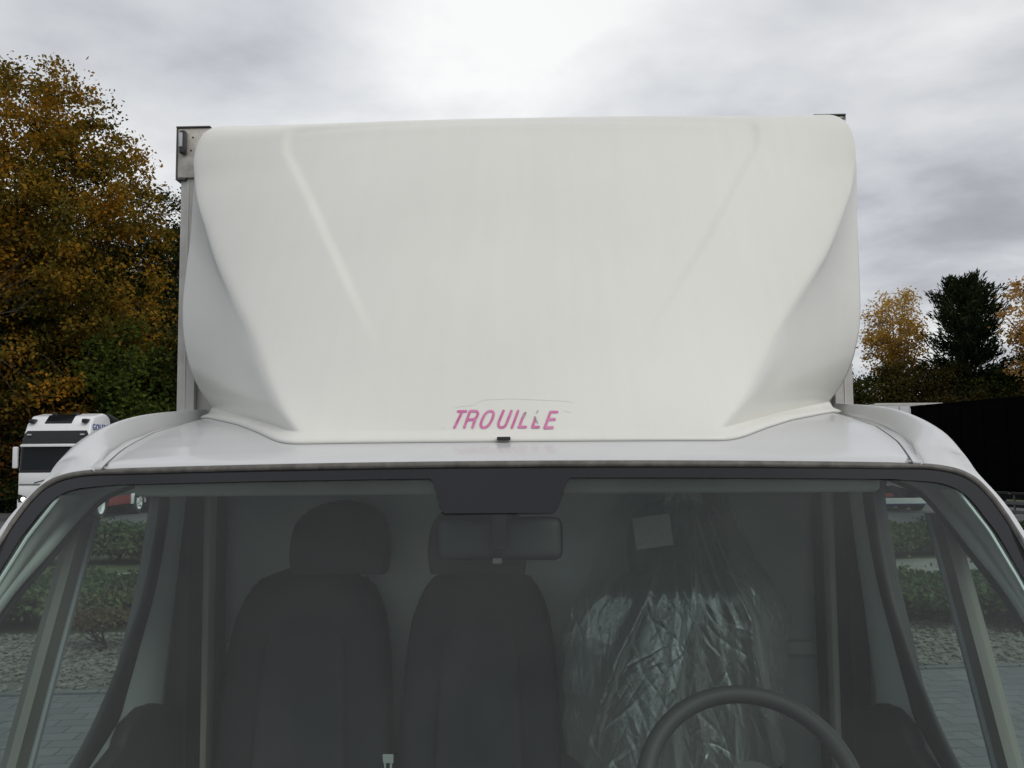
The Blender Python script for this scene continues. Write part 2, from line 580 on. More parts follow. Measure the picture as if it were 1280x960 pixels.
grv = stones('gravel', 9600, [(-6.2, -2.6, 9.4, 12.5), (4.4, 7.6, 9.4, 12.5), (-2.6, 1., 9.4, 12.5), (1., 4.4, 9.4, 12.5)], .015, .045)
grv.rotation_euler = (0, 0, SKEW)
tag(grv, 'pale loose gravel lying along the edge of the block paving', 'gravel', kind='stuff')

# ------------------------------------------------------------------ the van
YAW = R(1.8)
van = empty('box_van', (-.0225, 1.78, 0), -YAW)
tag(van, 'white box van with a tall moulded roof fairing lettered in faded pink', 'van')


def z0(y):
    return np.interp(y, [-.05, 0, .05, .1, .22, .4, .6, 1.0, 1.3], [2.100, 2.117, 2.131, 2.143, 2.166, 2.196, 2.226, 2.276, 2.298])


def zr(x, y):
    return z0(y) - .022 * np.abs(np.asarray(x) / .85) ** 2.4


def wy(x, z):                       # windscreen surface: y from x and z
    d = 2.112 - z
    return -(d * .92 + .16 * d * d) + (.1 + d * .09) * np.abs(x / .9) ** 2.5


def ztop(x):
    return 2.107 - .010 * (x / .8) ** 2


OUT = [(.0, ztop(0)), (.2, ztop(.2)), (.4, ztop(.4)), (.6, ztop(.6)), (.74, ztop(.74)), (.80, 2.0975), (.84, 2.0935), (.874, 2.085), (.899, 2.070), (.915, 2.048), (.926, 2.022), (.939, 1.97), (.952, 1.86), (.965, 1.72), (.982, 1.52), (1.0, 1.34)]


def dens_poly(pts, step):
    pts = interp_rows(np.array([[(*p, 0.)] for p in pts]), len(pts) * step)[:, 0, :2]
    return pts


out_half = dens_poly(OUT, 10)
# windscreen glass: rows from the header down
zs = np.concatenate([np.linspace(ztop(0) - .0005, 2.03, 26), np.linspace(2.02, 1.34, 30)])
rows = []
for z in zs:
    o_r = out_half[np.argsort(-out_half[:, 1])]
    hw = np.interp(-z, -o_r[:, 1], o_r[:, 0])
    rows.append([(x, wy(x, z), z) for x in np.linspace(-hw, hw, 61)])
V, Fs = grid(np.array(rows), flip=True)
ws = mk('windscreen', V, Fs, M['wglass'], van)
# black border: ring between outer contour and inner contour, with the sensor patch
def notch(x):
    a_ = abs(x)
    base = ztop(x) - .021
    return base - .061 * (1 - float(sst(.096, .131, a_)))


ring_o, ring_i = [], []
xs = np.concatenate([np.linspace(0, .09, 8), np.linspace(.092, .145, 26), np.linspace(.16, .74, 24)])
for x in xs:
    ring_o.append((x, ztop(x))); ring_i.append((x, notch(x)))
cor_o = [(.80, 2.0975), (.84, 2.0935), (.874, 2.085), (.899, 2.070), (.915, 2.048), (.926, 2.022), (.939, 1.97), (.952, 1.86), (.965, 1.72), (.982, 1.52), (1.0, 1.34)]
cor_i = [(.790, 2.0735), (.822, 2.070), (.848, 2.062), (.867, 2.049), (.880, 2.030), (.889, 2.008), (.904, 1.965), (.922, 1.85), (.940, 1.71), (.960, 1.51), (.980, 1.34)]
co = dens_poly([(.74, ztop(.74))] + cor_o, 6)[4:]
ci = dens_poly([(.74, notch(.74))] + cor_i, 6)[4:]
ring_o += [tuple(p) for p in co]
ring_i += [tuple(p) for p in ci]
fo = [(-x, z) for x, z in ring_o[:0:-1]] + ring_o
fi = [(-x, z) for x, z in ring_i[:0:-1]] + ring_i
P = []
for (xa, za), (xb, zb) in zip(fo, fi):
    row = []
    for s_ in np.linspace(0, 1, 7):
        x, z = xa + (xb - xa) * s_, za + (zb - za) * s_
        row.append((x, wy(x, z) - .0016, z + .0012))
    P.append(row)
V, Fs = grid(np.array(P), flip=True)
mk('black_border', V, Fs, M['frit'], ws)
# weathered rubber strip between the glass and the body
P = []
for x, z in fo:
    n_ = Vector((x * .75, -.1, max(.05, (z - 1.0)) * .8)).normalized() if abs(x) > .76 else Vector((0, -.2, 1)).normalized()
    y = wy(x, z)
    row = []
    for a_, b_ in ((-.003, .001), (.000, .0042), (.004, .005), (.0085, .002), (.011, -.006)):
        row.append((x + n_.x * a_, y - b_ + n_.y * a_, z + n_.z * a_ + .001))
    P.append(row)
V, Fs = grid(np.array(P))
mk('windscreen_seal', V, Fs, M['trimstrip'], ws)

# roof panel between the two ditches
yi = [0, .05, .3, .6, 1.0, 1.3]
xd_in = lambda y: np.interp(y, yi, [.765, .776, .842, .902, .945, .955])
xd_out = lambda y: np.interp(y, yi, [.787, .798, .868, .932, .982, .995])
rows = []
for v in np.linspace(0, 1, 70):
    row = []
    for s_ in np.linspace(-1, 1, 81):
        x = s_ * .79
        yh = float(wy(x, ztop(x))) + .006
        y = yh + (1.26 - yh) * v ** 1.3
        x = s_ * float(xd_in(y))
        z = float(zr(x, y)) - .014 * math.exp(-((y - yh) / .012))
        z -= .004 * float(sst(.97, 1., abs(s_)))
        row.append((x, y, z))
    rows.append(row)
# shallow stamped hollow beside each fairing foot
V, Fs = grid(np.array(rows))
roof = mk('roof', V, Fs, M['cab'], van)
# ditch floors and their thin sealer bead
for sx in (-1, 1):
    rows, bead = [], []
    for y in np.linspace(.055, 1.26, 50):
        a_, b_ = float(xd_in(y)), float(xd_out(y))
        z = float(zr(a_, y))
        rows.append([(sx * (a_ - .002), y, z - .004), (sx * (a_ + .003), y, z - .011), (sx * (b_ - .004), y, z - .011), (sx * (b_ + .004), y, z - .004)])
        bead.append((sx * (a_ + .003), y, z - .006))
    V, Fs = grid(np.array(rows), flip=(sx < 0))
    mk('roof_ditch', V, Fs, M['cab'], roof)
    MB().tube(bead[:34], .0022, 5).build('sealer_bead', M['trimstrip'], roof)
    y = .05
    MB().box(sx * .789 - .014, sx * .789 + .014, .066, .085, 2.102, 2.113, .003).build('ditch_end_cap', M['cab'], roof)

# shoulder and A-pillar: one skin from the box down to the bonnet
ST = []
for y, cr, ou, lo in ((1.26, (1.012, 2.292), (1.04, 2.235), (1.05, 2.06)), (.8, (.985, 2.256), (1.018, 2.20), (1.03, 2.04)), (.5, (.943, 2.224), (.986, 2.168), (1.0, 2.03)), (.3, (.925, 2.182), (.966, 2.128), (.985, 2.02)), (.18, (.897, 2.142), (.950, 2.096), (.973, 2.01))):
    xi = float(xd_out(y)); zi = float(zr(xi, y))
    ST.append([(xi, y, zi - .011), (xi + .002, y, zi + .001), ((xi + cr[0]) / 2, y, (zi + cr[1]) / 2 + .006), (cr[0], y, cr[1]), ((cr[0] + ou[0]) / 2 + .008, y + .01, (cr[1] + ou[1]) / 2 + .012), (ou[0], y + .01, ou[1]), (lo[0], y + .01, lo[1])])
def wst(x, z, c, m_, o_, l_):
    y = float(wy(x, z)) + .004
    return [(x - .006, y + .035, z - .012), (x, y + .010, z + .003), ((x + c[0]) / 2, (y + c[1]) / 2, (z + .004 + c[2]) / 2 + .003), c, m_, o_, l_]
def sc(p, k=1.024):
    return (p[0] * k, (1.78 + p[1]) * k - 1.78, 2.12 + (p[2] - 2.12) * k)
for gx, gz, pts in ((.815, 2.096, ((.893, .14, 2.122), (.925, .145, 2.108), (.946, .15, 2.075), (.966, .16, 1.99))),
                    (.878, 2.0825, ((.907, .10, 2.092), (.927, .10, 2.08), (.942, .10, 2.045), (.957, .11, 1.97))),
                    (.9165, 2.045, ((.915, .02, 2.045), (.929, .018, 2.035), (.940, .02, 2.005), (.952, .04, 1.93))),
                    (.940, 1.965, ((.921, -.055, 1.985), (.934, -.055, 1.975), (.945, -.05, 1.945), (.956, -.02, 1.86))),
                    (.965, 1.72, ((.953, -.30, 1.73), (.966, -.30, 1.722), (.975, -.29, 1.69), (.985, -.22, 1.58)))):
    ST.append(wst(gx, gz, *[sc(p, 1.012 if gz > 2.09 else 1.024) for p in pts]))
ST.append(wst(1.0, 1.34, (1.01, -.66, 1.35), (1.02, -.655, 1.34), (1.025, -.64, 1.31), (1.028, -.55, 1.2)))
sh = interp_rows(ST, 150)
for sx in (-1, 1):
    Q = sh.copy(); Q[..., 0] *= sx
    Q2 = interp_rows(np.swapaxes(Q, 0, 1), 31)
    V, Fs = grid(Q2, flip=(sx < 0))
    mk('roof_side_and_pillar', V, Fs, M['cab'], van)

# ------------------------------------------------------------------ fairing
KEY = [  # centre (y,z), ridge (x,y,z), rear (x,y,z), bulge of the rear edge beyond the flat flank
    ((.205, 2.182), (.452, .225, 2.183), (.945, 1.12, 2.290), .0),
    ((.235, 2.235), (.508, .300, 2.237), (.992, 1.14, 2.372), .018),
    ((.300, 2.33), (.575, .410, 2.325), (1.030, 1.16, 2.475), .032),
    ((.380, 2.44), (.640, .520, 2.420), (1.052, 1.175, 2.60), .018),
    ((.470, 2.56), (.735, .655, 2.540), (1.062, 1.19, 2.72), .006),
    ((.558, 2.67), (.828, .780, 2.660), (1.062, 1.20, 2.82), .0),
    ((.645, 2.78), (.900, .885, 2.780), (1.062, 1.20, 2.90), .0),
    ((.725, 2.88), (.963, .975, 2.890), (1.062, 1.20, 2.97), .0),
    ((.800, 2.97), (.999, 1.04, 2.985), (1.062, 1.20, 3.03), .0),
    ((.872, 3.055), (1.018, 1.075, 3.068), (1.062, 1.205, 3.09), .0),
    ((.930, 3.117), (1.003, 1.10, 3.145), (1.052, 1.21, 3.150), .0),
    ((1.04, 3.150), (.968, 1.14, 3.188), (1.020, 1.22, 3.192), .0),
    ((1.22, 3.176), (.935, 1.22, 3.206), (.978, 1.235, 3.208), .0),
]
NF, NS = 110, 60
krows = []
for (cy_, cz_), G, Rr, bulge in KEY:
    row = []
    for s_ in np.linspace(0, 1, NF, endpoint=False):
        e = s_ ** 2.3
        row.append((G[0] * s_, cy_ + (G[1] - cy_) * e, cz_ + (G[2] - cz_) * e))
    Gv, Rv = np.array(G), np.array(Rr)
    d = Rv - Gv
    nrm = np.array([d[1], -d[0], 0]); nrm /= max(1e-6, np.linalg.norm(nrm))
    ln = np.linalg.norm(d)
    scoop = np.interp(cz_, [2.18, 2.25, 2.6, 2.75, 2.9], [-.002, -.006, -.006, .0, .012])
    for s_ in np.linspace(0, 1, NS):
        row.append(tuple(Gv + d * s_ + nrm * (scoop * ln * math.sin(math.pi * s_ ** .8)) + np.array([bulge * s_ ** 2, 0, 0])))
    krows.append(row)
half = interp_rows(krows, 210)
full = np.concatenate([(half * np.array([-1, 1, 1]))[:, :0:-1], half], axis=1)
full = gauss(full, 1, 3.0)
soft = gauss(full, 0, 15.0)
full = gauss(full, 0, 3.0)
cols = np.abs(np.arange(full.shape[1]) - (full.shape[1] - 1) / 2)
wt = sst(NF + 2, NF + 16, cols)[None, :, None] * sst(2, 34, np.arange(full.shape[0]))[:, None, None] * (1 - sst(150, 175, np.arange(full.shape[0])))[:, None, None]
full = full * (1 - wt) + soft * wt
# recessed middle panel
xb = lambda z: np.interp(z, [2.36, 2.52, 2.70, 2.90, 3.03, 3.08], [.29, .388, .498, .612, .690, .70])
du = np.gradient(full, axis=1); dv = np.gradient(full, axis=0)
nn = np.cross(du, dv); nn /= np.linalg.norm(nn, axis=2, keepdims=True) + 1e-9
nn *= np.sign(-nn[..., 1:2] + 1e-9)
X, Z = full[..., 0], full[..., 2]
d1 = (xb(Z) - np.abs(X)) * .86
d2 = (3.122 - Z) * 1.0
dm = -np.log(np.exp(-d1 / .012) + np.exp(-d2 / .012)) * .012
rec = .008 * sst(-.012, .014, dm) * sst(2.33, 2.66, Z)
rec = np.where(full[..., 1] > 1.0, 0, rec)
full = full - nn * rec[..., None]
sh_r = np.interp(full[..., 2], [2.3, 2.65, 2.82, 3.05], [.004, .005, .014, .022])
sh_f = np.interp(full[..., 2], [2.3, 2.5, 2.65, 2.8, 3.05], [.004, .010, .018, .022, .022])
wf = (1 - sst(NF - 5, NF + NS - 1, cols))[None, :]
full[..., 0] += sh_f * wf + sh_r * (1 - wf)   # it sits slightly skew on the box
# flange on the cab roof
edge = full[0]
out = []
for k_, (dist, up_) in enumerate(((.034, .0015), (.032, .008), (.020, .0115), (.009, .0165))):
    row = []
    for j in range(edge.shape[0]):
        tg = edge[min(j + 1, len(edge) - 1)] - edge[max(j - 1, 0)]
        n_ = np.array([tg[1], -tg[0], 0]); n_ /= np.linalg.norm(n_)
        x, y = edge[j][0] + n_[0] * dist, edge[j][1] + n_[1] * dist
        row.append((x, y, float(zr(x, y)) + up_))
    out.append(row)
FA = np.concatenate([np.array(out), full])
V, Fs = grid(FA)
fairing = mk('roof_fairing', V, Fs, M['gel'], van)
bvh_f = BVHTree.FromPolygons([Vector(v) for v in V], [tuple(f) for f in Fs])
sol = fairing.modifiers.new('shell', 'SOLIDIFY')
sol.thickness = .006
sol.offset = -1


def on_fairing(x, z, off=.0009):
    h, n_, i_, d_ = bvh_f.ray_cast(Vector((x, -1, z)), Vector((0, 1, 0)))
    if n_.y > 0: n_ = -n_
    return h + n_ * off


# dark slot with its bolt at the foot of the fairing
MB().box(-.014, .013, .160, .185, 2.160, 2.1675, .001).build('slot', M['rubber'], fairing)

# lettering: each letter a set of round-ended strokes laid on the shell
def lx(px): return (520 + px / 5.3333 - 630) * .00160 - .002
def lz(py): return 2.2005 - (480 + py / 5.3333 - 529) * .00172


def stroke_mesh(name, strokes, wid, material, off=.0009):
    V, Fs = [], []
    for si, st in enumerate(strokes):
        p = np.array([(lx(a_), lz(b_)) for a_, b_ in st])
        seg = np.linalg.norm(np.diff(p, axis=0), axis=1)
        cum = np.concatenate([[0], np.cumsum(seg)])
        n = max(6, int(cum[-1] / .0022))
        s_ = np.linspace(0, cum[-1], n)
        q = np.stack([np.interp(s_, cum, p[:, 0]), np.interp(s_, cum, p[:, 1])], 1)
        if len(st) > 3:
            for _ in range(2): q[1:-1] = (q[:-2] + 2 * q[1:-1] + q[2:]) / 4
        tg = np.gradient(q, axis=0); tg /= np.linalg.norm(tg, axis=1, keepdims=True)
        nr = np.stack([-tg[:, 1], tg[:, 0]], 1)
        # round ends
        hw = np.full(n, wid / 2)
        ext = []
        b0 = len(V)
        prof = []
        for k_ in range(4):
            a_ = math.pi / 2 * (1 - k_ / 4)
            prof.append((q[0] - tg[0] * wid / 2 * math.sin(a_), nr[0], wid / 2 * math.cos(a_)))
        for i in range(n): prof.append((q[i], nr[i], wid / 2))
        for k_ in range(1, 5):
            a_ = math.pi / 2 * k_ / 4
            prof.append((q[-1] + tg[-1] * wid / 2 * math.sin(a_), nr[-1], wid / 2 * math.cos(a_)))
        for c_, n_, h_ in prof:
            for e in (-1, 0, 1):
                pt = c_ + n_ * h_ * e
                V.append(tuple(on_fairing(pt[0], pt[1], off + si * .00025)))
        for i in range(len(prof) - 1):
            for e in range(2):
                a_ = b0 + i * 3 + e
                Fs.append((a_, a_ + 1, a_ + 4, a_ + 3))
    return mk(name, V, Fs, material, fairing)


def arc(pts): return pts
LET = [
    [[(262, 191), (318, 191)], [(290, 196), (242, 298)]],
    [[(345, 194), (311, 298)], [(352, 190), (392, 190), (406, 202), (398, 228), (380, 246), (340, 249)], [(384, 252), (369, 298)]],
    [[(470, 196), (490, 190), (508, 193), (516, 208), (505, 245), (485, 282), (460, 301), (437, 302), (424, 288), (430, 258), (450, 215), (470, 196)]],
    [[(583, 191), (549, 270), (549, 292), (562, 302), (582, 302), (600, 288), (639, 192)]],
    [[(686, 192), (644, 302)]],
    [[(735, 208), (715, 245), (694, 300)], [(692, 300), (740, 299)]],
    [[(806, 246), (786, 300)], [(786, 301), (830, 301)]],
    [[(961, 201), (914, 201)], [(914, 203), (873, 304)], [(896, 252), (942, 251)], [(873, 306), (926, 305)]],
]
for L in LET: stroke_mesh('letter', L, .0058, M['pink'])
stroke_mesh('torn_letter_edge', [[(742, 203), (725, 215)], [(736, 214), (716, 240)], [(800, 232), (810, 236)], [(806, 245), (824, 274)], [(826, 194), (818, 206)]], .0022, M['residue_dark'], .0016)
stroke_mesh('glue_outline', [[(232, 163), (300, 155), (370, 150), (400, 128), (440, 113), (640, 107), (860, 118), (1040, 128), (1078, 140)], [(1008, 196), (1060, 203)], [(150, 305), (172, 302)]], .0009, M['residue'], .0005)

# ------------------------------------------------------------------ box body
BX = -.02
box = MB().box(BX - 1.078, BX + 1.078, 1.285, 5.4, .95, 3.205, .004).build('box_body', M['boxwhite'], van)
MB().box(BX - 1.08, BX + 1.08, 1.262, 1.285, 3.19, 3.222, .003).build('front_top_rail', M['steel'], box)
for sx in (-1, 1):
    ex = BX + sx * 1.086
    MB().prism([(ex - .001 * 0, 1.262), (ex - sx * .055, 1.262), (ex - sx * .055, 1.270), (ex - sx * .028, 1.270), (ex - sx * .028, 1.266), (ex, 1.266), (ex, 1.33), (ex - sx * .006, 1.33)][::1 if sx > 0 else -1] if False else
               [(ex, 1.26), (ex - sx * .058, 1.26), (ex - sx * .058, 1.284), (ex, 1.34)], 'z', .95, 3.055, .002, 1).build('corner_post', M['alu'], box)
    MB().box(ex - sx * .026 - .0015, ex - sx * .026 + .0015, 1.2575, 1.262, .96, 3.05).build('post_seam', M['boxwhite'], box)
    pr = .012 if sx < 0 else .002
    pl = MB().box(min(ex + sx * pr, ex - sx * .1), max(ex + sx * pr, ex - sx * .1), 1.248, 1.36, 3.055, 3.222, .004).build('corner_fitting', M['steel'], box)
    MB().box(min(ex + sx * (pr + .002), ex - sx * .1), max(ex + sx * (pr + .002), ex - sx * .1), 1.243, 1.36, 3.2225, 3.2275, .001, 1).build('cap_edge', M['steel_edge'], pl)
    MB().box(min(ex + sx * (pr + .0015), ex - sx * .02), max(ex + sx * (pr + .0015), ex - sx * .02), 1.2455, 1.35, 3.047, 3.0545, .001, 1).build('cap_edge', M['steel_edge'], pl)
    MB().box(min(ex + sx * (pr + .0015), ex + sx * (pr - .0045)), max(ex + sx * (pr + .0015), ex + sx * (pr - .0045)), 1.2465, 1.30, 3.056, 3.222).build('cap_edge', M['steel_edge'], pl)
    lampx = ex - sx * .014
    lm = MB().box(lampx - .011, lampx + .011, 1.222, 1.2475, 3.13, 3.208, .008, 3).build('marker_lamp', M['lampdark'], pl)
    MB().box(lampx - (.009 if sx < 0 else .003), lampx + (.003 if sx < 0 else .009), 1.2165, 1.224, 3.15, 3.198, .003, 2).build('lens', M['lens'], lm)
    MB().cyl((ex - sx * .042, 1.2478, 3.190), 'y', .003, .002, 10).build('rivet_hole', M['rubber'], pl)
    MB().cyl((ex - sx * .036, 1.2478, 3.146), 'y', .003, .002, 10).build('rivet_hole', M['rubber'], pl)
    # lower side rail of the box
    MB().box(min(ex, ex - sx * .04), max(ex, ex - sx * .04), 1.35, 5.41, .93, 1.02, .003).build('bottom_rail', M['alu'], box)

# ------------------------------------------------------------------ cab body below the glass
def side_x(z):            # outer half width of the cab at height z
    return np.interp(z, [.4, 1.0, 1.4, 1.75, 2.05], [1.0, 1.025, 1.015, .985, .957])


NO = []
for (y, z, hw) in ((-.66, 1.335, .985), (-.80, 1.29, .98), (-1.0, 1.22, .96), (-1.2, 1.12, .93), (-1.33, 1.0, .91), (-1.41, .85, .90), (-1.46, .65, .9), (-1.47, .45, .9), (-1.42, .3, .88)):
    NO.append([(x * hw, y + .16 * abs(x) ** 3, z - .05 * abs(x) ** 6 * (1 if z > .9 else 0)) for x in np.linspace(-1, 1, 25)])
V, Fs = grid(interp_rows(NO, 40), flip=True)
mk('bonnet', V, Fs, M['cab'], van)
MB().box(-.93, .93, -1.52, -1.3, .28, .55, .05, 3).build('bumper', M['dark_trim'], van)
for sx in (-1, 1):
    rows = []
    for y in (-1.26, -1.0, -.7, -.55):
        rows.append([(sx * (float(side_x(z)) - .02 - (.06 if y < -1.2 else 0)), y, z) for z in np.linspace(.42, 1.26 if y > -.8 else 1.1, 8)])
    V, Fs = grid(np.array(rows), flip=(sx > 0))
    mk('front_wing', V, Fs, M['cab'], van)
    # A-pillar trim inside
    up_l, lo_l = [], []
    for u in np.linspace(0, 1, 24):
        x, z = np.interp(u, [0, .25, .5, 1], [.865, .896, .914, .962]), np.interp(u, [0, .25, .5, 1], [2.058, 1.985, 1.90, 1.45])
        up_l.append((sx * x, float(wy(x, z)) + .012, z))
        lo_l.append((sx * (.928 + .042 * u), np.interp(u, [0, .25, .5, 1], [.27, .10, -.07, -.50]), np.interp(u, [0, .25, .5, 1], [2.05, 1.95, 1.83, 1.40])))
    rows = [[tuple(np.array(a_) * (1 - f) + np.array(b_) * f + np.array([-sx * .022 * math.sin(math.pi * f), 0, 0])) for f in np.linspace(0, 1, 9)] for a_, b_ in zip(up_l, lo_l)]
    V, Fs = grid(np.array(rows), flip=(sx < 0))
    mk('pillar_trim', V, Fs, M['grey_trim'], van)
    MB().tube([(p[0] - sx * .004, p[1] - .004, p[2]) for p in up_l], .0035, 6).build('trim_highlight', M['inner_paint'], van)  # thin pale tube painting in the highlight line beside the black border
    if sx < 0:
        for (py_, pz_) in ((.085, 2.033), (.078, 2.024)):
            MB().cyl((sx * .886, py_, pz_), 'x', .004, .012, 10).build('trim_hole', M['rubber'], van)

    # door
    door = empty('door')
    door.parent = van
    WIN = [(-.42, 1.36), (-.30, 1.56), (-.07, 1.815), (.10, 1.925), (.27, 2.022), (.40, 2.052), (.52, 2.064), (.60, 2.066), (.645, 2.045), (.642, 1.96), (.625, 1.86), (.595, 1.77), (.545, 1.69), (.49, 1.61), (.42, 1.535), (.34, 1.475), (.25, 1.43), (.10, 1.39)]
    w_in = interp_rows(np.array([[(a_, b_, 0.)] for a_, b_ in WIN + WIN[:1]]), 140)[:-1, 0, :2]
    cen = np.array([.25, 1.72])
    FRAME = [(-.53, 1.30), (-.34, 1.60), (-.10, 1.86), (.09, 1.975), (.26, 2.062), (.40, 2.092), (.6, 2.104), (.80, 2.105), (.835, 2.065), (.84, 1.7), (.84, 1.4), (.84, 1.25), (.6, 1.22), (.3, 1.22), (0., 1.22), (-.4, 1.22)]
    # pair the two loops by angle about the opening's middle
    def polar(poly, ang):
        a_ = np.arctan2(poly[:, 1] - cen[1], poly[:, 0] - cen[0]); r_ = np.hypot(poly[:, 0] - cen[0], poly[:, 1] - cen[1])
        o_ = np.argsort(a_); a_, r_ = a_[o_], r_[o_]
        rr = np.interp(ang, np.concatenate([a_ - 2 * np.pi, a_, a_ + 2 * np.pi]), np.tile(r_, 3))
        return cen + np.stack([np.cos(ang) * rr, np.sin(ang) * rr], 1)
    f_out = interp_rows(np.array([[(a_, b_, 0.)] for a_, b_ in FRAME + FRAME[:1]]), 200)[:-1, 0, :2]
    ang = np.linspace(-np.pi, np.pi, 180, endpoint=False)
    A_, B_ = polar(w_in, ang), polar(f_out, ang)
    def sp(p, inset): return (sx * (float(side_x(p[1])) - inset), p[0], p[1])
    def loopgrid(prof):   # prof: list of (blend 0..1 from opening to frame, inset)
        rows = [[sp(A_[i] * (1 - f) + B_[i] * f, ins) for f, ins in prof] for i in range(len(ang))]
        Pg = np.swapaxes(np.array(rows), 0, 1)
        return grid(Pg, wrap=True)
    V, Fs = loopgrid([(.15, .058), (.45, .072), (.8, .066), (1, .05), (1, .03)])
    mk('door_frame', V, Fs, M['inner_paint'], door)
    V, Fs = loopgrid([(.55, -.004), (.34, .002), (.17, .046), (.15, .058)])
    mk('window_surround', V, Fs, M['rubber'], door)
    V, Fs = loopgrid([(1, .03), (1, .0), (.7, -.004), (.55, -.004)])
    mk('door_upper_skin', V, Fs, M['cab'], door)
    V, Fs = loopgrid([(.16, .058), (.15, .072), (.05, .072), (.0, .066), (-.012, .058), (-.012, .052), (.05, .046), (.13, .046)])
    mk('window_seal', V, Fs, M['rubber'], door)
    # glass
    rows = [[sp(cen + (A_[i] - cen) * f, .052) for f in (.02, .3, .6, .99)] for i in range(len(ang))]
    V, Fs = grid(np.swapaxes(np.array(rows), 0, 1), wrap=True, flip=(sx < 0))
    mk('window_pane', V, Fs, M['sglass'], door)
    # divider of the quarter light: outer post and pale guide strip
    def post(y0_, y1_, w0, ins0, ins1, m_, nm):
        rows = []
        for u in np.linspace(0, 1, 10):
            yy, zz = y0_ + (y1_ - y0_) * u, 2.0 + (1.37 - 2.0) * u
            rows.append([sp((yy - w0, zz), ins1 - .01), sp((yy - w0, zz), ins0), sp((yy + w0, zz), ins0), sp((yy + w0, zz), ins1 - .01)])
        Vg, Fg = grid(np.array(rows))
        return mk(nm, Vg, Fg, m_, door, smooth=False)
    post(.235, .02, .024, .070, .05, M['post'], 'quarter_light_post')
    post(.275, .062, .006, .074, .05, M['guide'], 'glass_guide')
    post(.288, .076, .006, .068, .05, M['rubber'], 'guide_seal')
    # trim panel on the inside of the door
    TP = [(-.35, .6), (-.35, 1.30), (.2, 1.33), (.37, 1.435), (.475, 1.462), (.482, 1.475), (.515, 1.503), (.60, 1.517), (.675, 1.508), (.80, 1.468), (.845, 1.445), (.85, .6)]
    MB().prism(TP, 'x', sx * .905, sx * .945, .012, 3).build('door_trim', M['dark_trim'], door)
    rows = [[(sx * (float(side_x(z)) + .002), y, z) for z in np.linspace(.45, 1.225, 10)] for y in np.linspace(-.52, .84, 12)]
    V, Fs = grid(np.array(rows), flip=(sx > 0))
    mk('door_skin', V, Fs, M['cab'], door)
    MB().box(min(sx * 1.03, sx * 1.06), max(sx * 1.03, sx * 1.06), .60, .78, 1.13, 1.165, .01, 2).build('door_handle', M['dark_trim'], door)
    # B-pillar behind the door: dark seal, beige trim, belt
    MB().box(min(sx * .90, sx * .955), max(sx * .90, sx * .955), .85, .965, .6, 2.12, .012, 2).build('door_opening_seal', M['rubber'], van)
    MB().box(min(sx * .890, sx * .95), max(sx * .890, sx * .95), .97, 1.045, .6, 2.14, .018, 3).build('pillar_cover', M['beige'], van)
    MB().box(min(sx * .885, sx * .93), max(sx * .885, sx * .93), 1.05, 1.12, .62, 2.10, .01, 2).build('belt_cover', M['dark_trim'], van)
    MB().tube([(sx * .885, 1.09, 2.0), (sx * .875, 1.04, 1.65), (sx * .865, .98, 1.2), (sx * .85, .9, .9)], .012, 6).build('seat_belt', M['belt'], van)
    rows = [[(sx * (float(side_x(z)) + .001), y, z) for z in np.linspace(.45, 2.12, 14)] for y in np.linspace(.845, 1.24, 4)]
    V, Fs = grid(np.array(rows), flip=(sx > 0))
    mk('cab_rear_side', V, Fs, M['cab'], van)
    # ledge seen beside the seats on the rear panel
    MB().box(min(sx * .80, sx * .90), max(sx * .80, sx * .90), 1.12, 1.165, 1.535, 1.575, .006, 2).build('rear_ledge', M['white'], van)

MB().box(-.96, .96, 1.17, 1.235, .6, 2.25, .01, 2).build('cab_rear_panel', M['wall_in'], van)
MB().box(-.93, .93, -.9, 1.17, .55, .62).build('cab_floor', M['dark_trim'], van)
MB().box(-.73, .73, .078, .30, 2.053, 2.088, .016, 4).build('header_trim', M['header'], van)
MB().box(-.84, .84, .30, 1.16, 2.09, 2.11, .008, 2).build('headliner', M['wall_in'], van)
MB().prism([(-.72, 1.30), (-.45, 1.38), (-.12, 1.40), (.02, 1.32), (.05, .8), (-.72, .8)], 'x', -.92, .92, .02, 2).build('dashboard', M['dark_trim'], van)
# interior mirror
mir = MB().box(-.125, .115, .035, .06, 1.93, 2.012, .022, 4).build('interior_mirror', M['mirror_back'], van)
MB().box(-.02, .012, .0, .04, 1.955, 2.06, .006, 2).build('stem', M['lampdark'], mir)
MB().box(-.018, .0, .024, .034, 1.925, 1.936, .002, 1).build('mirror_lever', M['post'], mir)

# seats
def cushion(name, cx_, w_, z_0, z_1, yb, yt, th, m_, parent, round_top=.35, n=28, prof=None):
    rows = []
    for u in np.linspace(0, 1, 30):
        z = z_0 + (z_1 - z_0) * u
        yc_ = yb + (yt - yb) * u
        e = 1 - max(0, (u - (1 - round_top)) / round_top) ** 2.6
        hw = w_ / 2 * max(.02, e) ** .5 * (1 + .05 * math.sin(u * 5))
        if prof: hw = w_ / 2 * np.interp(u, prof[0], prof[1])
        ht = th / 2 * max(.02, e) ** .45
        row = []
        for a_ in np.linspace(0, 2 * np.pi, n, endpoint=False):
            c_, s_ = math.cos(a_), math.sin(a_)
            x = hw * math.copysign(abs(c_) ** .45, c_)
            y = ht * math.copysign(abs(s_) ** .55, s_)
            bol = .028 * (abs(x) / (w_ / 2)) ** 3 if s_ < 0 else 0
            row.append((cx_ + x, yc_ + y - bol, z))
        rows.append(row)
    V, Fs = grid(np.array(rows), wrap=True)
    Fs.append(tuple(range(29 * n, 30 * n)))
    return mk(name, V, Fs, m_, parent)


